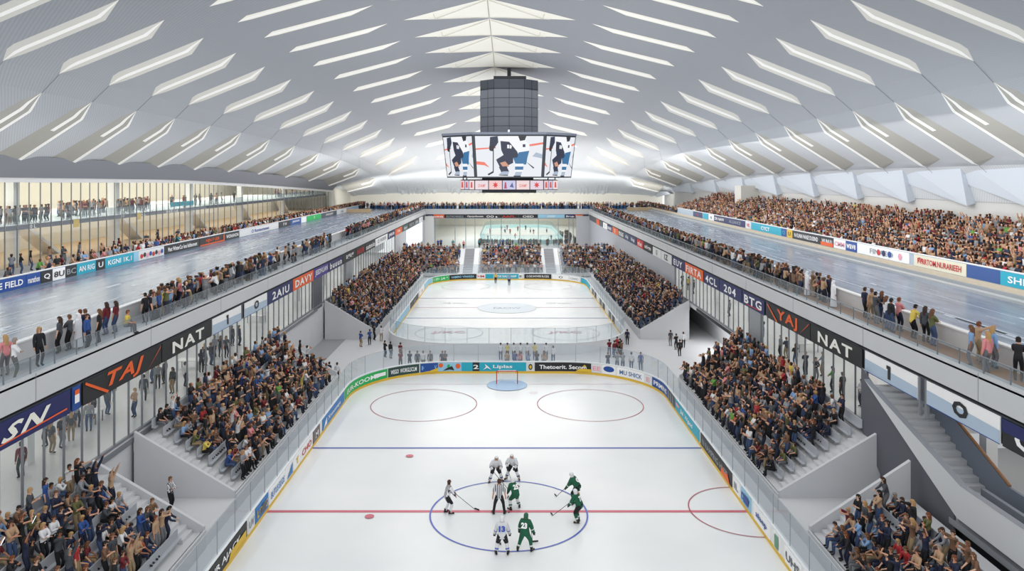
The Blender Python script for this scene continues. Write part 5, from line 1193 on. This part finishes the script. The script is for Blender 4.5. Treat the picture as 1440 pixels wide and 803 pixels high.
# ---- skaters and officials
def stick(a, b, hd_, lab):
    a = Vector(a); b = Vector(b); k = MB(); k.bar(a, b, .016, n=6); d = Vector(hd_).normalized()
    o = k.build('hockey_stick', mat((62, 60, 64), .5)); tag(o, lab, 'stick')
    k = MB(); u = V3(0, 0, 1); s_ = d.cross(u)*.012; p, q = b, b+d*.32+V3(0, 0, .0)
    k.q(p-s_, q-s_, q-s_+u*.07, p-s_+u*.09); k.q(p+s_, q+s_, q+s_+u*.07, p+s_+u*.09); k.q(p-s_+u*.09, q-s_+u*.07, q+s_+u*.07, p+s_+u*.09); k.q(q-s_, q+s_, q+s_+u*.07, q-s_+u*.07)
    k.build('blade', mat((30, 30, 32), .6), o)
def skater(px, py, rot, kw, c, lab, number=None, ncol=None, official=False, st_=None, cat='player', sc=1.12, name='hockey_player', bare=False):
    y = (H-ICE_Z)*F/(py-CY); x = (px-CX)*y/F
    kw = dict(kw); bulk = 1.15 if official else 1.5
    P, E_, R, hd = skeleton(bulk=bulk, arms_bulk=1.15 if official else 1.75, leg_bulk=1.02 if official else 1.35, **kw)
    for n in 'LR': R['an'+n] = (.05, .05); R['to'+n] = (.042, .042); R['ha'+n] = (.04, .045)
    vs, nr, fs = skin_mesh(P, E_, R, 1); lb = label_faces(vs, fs, P, E_, R)
    root = bpy.data.objects.new(name, mk('body', vs, fs)); COL.objects.link(root); root.data.materials[0] = mat((206, 152, 124), .6); root.location = (x, y, ICE_Z+.02); root.rotation_euler = (0, 0, R_(rot)); root.scale = (sc,)*3
    tag(root, lab, cat)
    def shell(labels, d, nm, m):
        me_ = mk(nm, vs+nr*d, [f for f, l in zip(fs, lb) if l in labels]); me_.materials[0] = m
        return link(bpy.data.objects.new(nm, me_), root)
    shell(('top', 'sleeve') if official and bare else ('top', 'sleeve', 'forearm'), .02, 'jersey' if not official else 'shirt', c['top']); shell(('trousers',), .022, 'hockey_pants' if not official else 'trousers', c['pants'])
    shell(('shin',), .016, 'socks' if not official else 'trouser_leg', c['socks'])
    for n in 'LR':
        k = MB(); an, to = P['an'+n], P['to'+n]; d = (to-an); d.z = 0; d.normalize()
        k.bar(an+V3(0, 0, .10), an-V3(0, 0, .03), .062, r2=.058, n=8); k.bar(an-d*.07-V3(0, 0, .03), to+d*.04, .052, r2=.045, n=8); sk_ = k.build('skate', mat((24, 24, 26), .5), root, smooth=True)
        k = MB(); a = an-d*.10; b = to+d*.06; zb_ = P['an'+n].z-.085; s_ = d.cross(V3(0, 0, 1))*.008
        k.q((a.x-s_.x, a.y-s_.y, zb_-.015), (b.x-s_.x, b.y-s_.y, zb_-.015), (b.x-s_.x, b.y-s_.y, zb_+.03), (a.x-s_.x, a.y-s_.y, zb_+.03)); k.q((a.x+s_.x, a.y+s_.y, zb_-.015), (b.x+s_.x, b.y+s_.y, zb_-.015), (b.x+s_.x, b.y+s_.y, zb_+.03), (a.x+s_.x, a.y+s_.y, zb_+.03)); k.build('runner', mat((190, 195, 200), .2, metal=.8), sk_)
        if not official:
            k = MB(); wr, ha, el = P['wr'+n], P['ha'+n], P['el'+n]; dd = (ha-wr).normalized(); sd_ = dd.cross(V3(0, 1, .3)).normalized()
            k.bar(wr-dd*.08, wr+dd*.04, .075, r2=.06, n=8); k.bar(wr+dd*.03, ha+dd*.02, .062, r2=.055, n=8); k.bar(wr+sd_*.05, wr+sd_*.07+dd*.07, .022, n=6)
            for q in (-.036, -.012, .012, .036): k.bar(ha+sd_*q, ha+sd_*q+(dd*.5-V3(0, 0, .5)).normalized()*.07, .017, n=5)
            k.build('glove', c.get('glove', mat((40, 40, 44), .7)), root, smooth=True)
        else:
            v_, f_ = fingers(P, n, .8); link(bpy.data.objects.new('hand_fingers', mk('hand_fingers', v_, f_)), root).data.materials[0] = mat((206, 152, 124), .6)
    fw = V3(0, 1, 0); fw = (fw-hd*fw.dot(hd)).normalized(); sd = fw.cross(hd); cc = P['skull']
    v_, f_ = ball(cc+hd*.02, .115 if c.get('helmet') else .10, hd, n=12, m=7); hm = link(bpy.data.objects.new('helmet' if c.get('helmet') else 'hair', mk('h', v_, f_)), root); hm.data.materials[0] = c.get('helmet') or mat((72, 44, 28), .7)
    k = MB()
    for q in (-1, 1): k.bar(cc+fw*.08+sd*q*.03, cc+fw*.10+sd*q*.03, .011, n=5)
    k.bar(cc+fw*.084-sd*.02-hd*.055, cc+fw*.084+sd*.02-hd*.055, .006, n=4); k.build('face_features', mat((50, 26, 24)), root)
    k = MB(); k.bar(cc+fw*.08, cc+fw*.115-hd*.03, .009, r2=.015, n=5); k.build('nose', mat((200, 146, 118)), root)
    # number on the back, stripe band at the hem and socks
    if number:
        up = (P['chest']-P['pelvis']).normalized(); bc = P['waist']*.35+P['chest']*.65; tw = R_(kw.get('twist', 0)); sdx = V3(math.cos(tw), math.sin(tw), 0); bk = sdx.cross(up)*-1
        if bk.y > 0: bk = -bk
        o_ = bc+bk*(.11*bulk+.045)
        def fnn(u, v, q): return tuple(o_+sdx*u+up*v+bk*q*.3)
        letters(number, fnn, -.15, .15, -.13, .13, ncol, root, bold=.06, name='jersey_number', keep=False)
    if c.get('band'):
        for a, b, r0 in [(P['pelvis'], P['waist'], .15*bulk)]:
            pass
        for n in 'LR':
            k = MB(); kn, an = P['kn'+n], P['an'+n]; p_ = kn*.45+an*.55; q_ = kn*.3+an*.7; k.bar(p_, q_, .052*1.35+.022, n=10); k.build('sock_stripe', c['band'], root, smooth=True)
            el, wr = P['el'+n], P['wr'+n]; k = MB(); k.bar(el*.8+wr*.2, el*.6+wr*.4, .047*1.5+.02, n=10); k.build('sleeve_stripe', c['band'], root, smooth=True)
    if st_:
        top, mid, tip, hd_, sl_ = st_
        M_ = lambda a: Vector((x, y, ICE_Z+.02))+Vector((a[0]*math.cos(R_(rot))-a[1]*math.sin(R_(rot)), a[0]*math.sin(R_(rot))+a[1]*math.cos(R_(rot)), a[2]))*sc
        hv = M_(hd_)-M_((0, 0, 0)); hv.z = 0
        e = M_(tip); e.z = ICE_Z+.02; stick(M_(top), e, hv, sl_)
    return root
JW = mat((214, 215, 217), .8); JG = mat((28, 92, 66), .8); BKP = mat((26, 27, 30), .8); HW = mat((225, 226, 228), .4); HG = mat((30, 92, 66), .4); SWt = mat((218, 220, 222), .8)
white = dict(top=JW, pants=BKP, socks=SWt, helmet=HW, band=mat((60, 70, 110), .8)); green = dict(top=JG, pants=BKP, socks=JG, helmet=HW, band=SWt); greeng = dict(green, pants=JG, helmet=HG); ref = dict(top=STRIPE, pants=BKP, socks=BKP)
crouch = dict(pel=(0, -.12, .84), lean=42, feet=((-.36, -.02, 0), (.36, .04, 0)), hands=((-.20, .40, .80), (.24, .36, .82)), head=(-20, 0), fdir=(-20, 20))
bend = dict(pel=(0, -.1, .82), lean=36, feet=((-.26, -.02, 0), (.28, .02, 0)), hands=((-.14, .50, .72), (.2, .42, .78)), head=(-20, 0), fdir=(-20, 20))
upr = dict(pel=(0, 0, .90), lean=12, feet=((-.27, 0, 0), (.27, 0, 0)), hands=((-.34, .26, .84), (.34, .26, .84)), head=(-4, 0), fdir=(-15, 15))
wide = dict(pel=(0, 0, .90), lean=2, feet=((-.28, 0, 0), (.26, 0, 0)), hands=((-.32, .04, .80), (.32, .04, .80)), fdir=(-20, 20))
SL = 'hockey stick held by the %s'
skater(697, 677, 190, crouch, white, 'white-jersey player bent low behind the face-off, beside the striped-shirt side', st_=((.18, .46, .7), 0, (-.5, 1.2, 0), (-.6, .5, 0), SL % 'crouching white-jersey player nearer the SN side'))
skater(721, 674, 168, crouch, white, 'white-jersey player bent low behind the face-off, nearer the green players', st_=((.18, .46, .7), 0, (-.3, 1.25, 0), (-.6, .5, 0), SL % 'crouching white-jersey player nearer the stairs'))
skater(629, 722, -62, dict(bend, feet=((-.14, -.05, 0), (.16, .08, 0)), lean=18, pel=(0, -.04, .88), hands=((-.02, .50, .86), (.12, .46, .72))), dict(ref, top=STRIPE, socks=SWt, pants=BKP), 'lone skater in striped shirt and black shorts gliding in the circle edge', official=True, cat='player', sc=1.14, name='referee', st_=((.05, .40, .95), 0, (.25, 1.42, 0), (.8, .5, 0), SL % 'lone striped-shirt skater'))
skater(702, 723, 0, wide, ref, 'referee in striped shirt standing astride at the centre face-off', official=True, cat='referee', sc=1.17, name='referee', bare=True)
skater(724, 716, 28, dict(bend, head=(-10, 0)), dict(green, helmet=HW, socks=SWt, pants=JG, band=JG), 'green-jersey player 25 bent beside the standing referee', '25', WH, st_=((-.14, .5, .75), 0, (.25, 1.3, 0), (.5, .5, 0), SL % 'green player beside the referee'))
skater(810, 706, 62, dict(bend, lean=40), green, 'green-jersey player wearing 0 bent forward at the far edge of the circle', '0', WH, st_=((-.14, .5, .75), 0, (.1, 1.2, 0), (.5, .5, 0), 'hockey stick of the upper green player bent over the circle edge'))
skater(813, 735, 55, dict(bend, lean=30, pel=(0, -.1, .88), feet=((-.12, -.05, 0), (.14, .05, 0))), green, 'green-jersey player 75 reaching his stick into the circle', '75', WH, st_=((.0, .40, .95), 0, (-.1, 1.45, 0), (.5, .6, 0), 'hockey stick reaching into the circle from the lower green player at its edge'))
skater(706, 780, 0, upr, dict(white, pants=BKP, band=mat((96, 116, 190), .8)), 'white-jersey player 13 standing with his back to the viewer', '13', mat((52, 80, 180), .6), st_=((-.2, .35, 1.0), 0, (-.05, .9, 0), (-.6, .4, 0), SL % 'white-jersey player 13'))
skater(738, 776, -18, dict(upr, lean=18, feet=((-.34, -.02, 0), (.30, .1, 0))), greeng, 'green-jersey player 23 standing beside white player 13', '23', WH, st_=((.2, .35, 1.0), 0, (.1, .95, 0), (.6, .4, 0), SL % 'green player 23'))
k = MB(); k.bar((.1, 44.25, ICE_Z+.012), (.1, 44.25, ICE_Z+.04), .05, n=12); tag(k.build('puck', BLACK), 'small black puck on the centre spot', 'puck')
for X_, Y_, t_ in ((-23.3, yd(110, 23.3), 0), (23.4, yd(1135, 23.4), 1), (23.2, yd(1172, 23.2), 2)):
    pr = PROTO['standing']; b = bpy.data.objects.new('spectator', pr['body']); COL.objects.link(b); b.material_slots[0].link = 'OBJECT'; b.material_slots[0].material = mat((170, 118, 90)); b.location = (X_, Y_, TZ+.005); b.rotation_euler = (0, 0, R_([90, -90, -90][t_])); b.scale = (1.08,)*3
    tag(b, 'person in long white robe and headscarf, %s' % ['on the SN-side deck', 'on the staircase-side deck by the dense group', 'on the staircase-side deck, standing apart'][t_], 'person')
    k = MB(); P = pr['P']; n = 16
    prof = [(.06, .30, .20), (.5, .25, .17), (.95, .20, .15), (1.2, .22, .15), (1.42, .20, .13), (1.52, .08, .08)]
    for (z0_, a0, b0), (z1_, a1, b1) in zip(prof, prof[1:]):
        for i in range(n):
            t0, t1 = 2*math.pi*i/n, 2*math.pi*(i+1)/n
            k.q((a0*math.cos(t0), b0*math.sin(t0), z0_), (a0*math.cos(t1), b0*math.sin(t1), z0_), (a1*math.cos(t1), b1*math.sin(t1), z1_), (a1*math.cos(t0), b1*math.sin(t0), z1_))
    k.build('robe', mat((236, 236, 240), .8), b, smooth=True); sub(pr['hair_long'], 'headscarf', mat((238, 238, 240), .8), b); sub(pr['top_long'], 'robe_sleeves', mat((236, 236, 240), .8), b); sub(pr['shoe'], 'shoes', BLACK, b)
#@@PE@@

# ------------------------------------------------------------------ light, camera
wd = bpy.data.worlds.new('World'); S.world = wd; wd.use_nodes = True
wd.node_tree.nodes['Background'].inputs[0].default_value = (.96, .98, 1, 1); wd.node_tree.nodes['Background'].inputs[1].default_value = 1.15
def area(name, loc, rot, sx_, sy_, e, c=(1, 1, 1)):
    l = bpy.data.lights.new(name, 'AREA'); l.shape = 'RECTANGLE'; l.size = sx_; l.size_y = sy_; l.energy = e; l.color = c
    o = bpy.data.objects.new(name, l); COL.objects.link(o); o.location = loc; o.rotation_euler = rot; return o
area('roof_wash_fill', (0, 75, 28.5), (0, 0, 0), 30, 70, 8000, (1, .99, .97))  # unseen lamps added below the roof, facing down
area('roof_wash_fill', (0, 150, 24), (0, 0, 0), 30, 60, 9000, (1, .99, .97))
area('track_fill', (-33, 110, 23.5), (0, R_(12), 0), 8, 140, 7500, (.97, .98, 1))  # unseen lamps added over the tracks
area('track_fill', (34, 110, 23.5), (0, R_(-20), 0), 8, 140, 9500, (1, .98, .95))
area('up_fill', (0, 95, 13), (R_(180), 0, 0), 34, 110, 9000, (.97, .98, 1))  # unseen lamps added in mid-air to brighten the roof from below
area('up_fill', (0, 190, 11.5), (R_(180), 0, 0), 70, 60, 16000, (1, .97, .92))
area('up_fill', (-31, 110, 12), (R_(180), R_(-25), 0), 4, 130, 3300, (1, .98, .95))
area('up_fill', (31, 110, 12), (R_(180), R_(25), 0), 4, 130, 3800, (.92, .96, 1))
area('hall_fill', (-62, 125, 20.2), (0, 0, 0), 16, 150, 20000, (1, .96, .88)); area('hall_fill', (-57, 125, 13.9), (0, 0, 0), 8, 150, 3600, (1, .95, .86))  # lamps added to brighten the glass hall, no fixtures modelled
area('end_wash_fill', (0, 222, 11.0), (R_(115), 0, 0), 90, 3, 9000, (1, .98, .93))  # added lamp that lifts the dim far wall
area('concourse_fill', (23.6, 80, 3.7), (0, 0, 0), 2.4, 18, 420)  # lamp added to brighten the dark wall under the gallery
area('third_rink_fill', (3, 262, 9.2), (0, 0, 0), 40, 60, 9000, (1, .99, .96)); area('bridge_fill', (0, 225, 9.3), (0, 0, 0), 40, 30, 3500); area('end_fill', (0, 182, 12), (0, 0, 0), 30, 30, 2000)  # unseen lamps added for the third rink, bridge and end area
for s in (-1, 1): area('gallery_fill', (s*28, 85, 8.4), (0, 0, 0), 8, 120, 1500 if s < 0 else 1700, (1, .98, .95))  # unseen fill added inside each gallery
cam = bpy.data.cameras.new('Camera'); cam.sensor_width = 36; cam.lens = 36*F/1440; cam.shift_x = (720-CX)/1440; cam.shift_y = -(401.5-CY)/1440; cam.clip_end = 1000; cam.clip_start = .5
co = bpy.data.objects.new('Camera', cam); COL.objects.link(co); co.location = (0, 0, H); co.rotation_euler = (math.pi/2, 0, 0); S.camera = co
S.view_settings.view_transform = 'Standard'; S.view_settings.exposure = 0.1
S.cycles.use_denoising = True
S.cycles.max_bounces = 6; S.cycles.transparent_max_bounces = 16; S.cycles.diffuse_bounces = 3
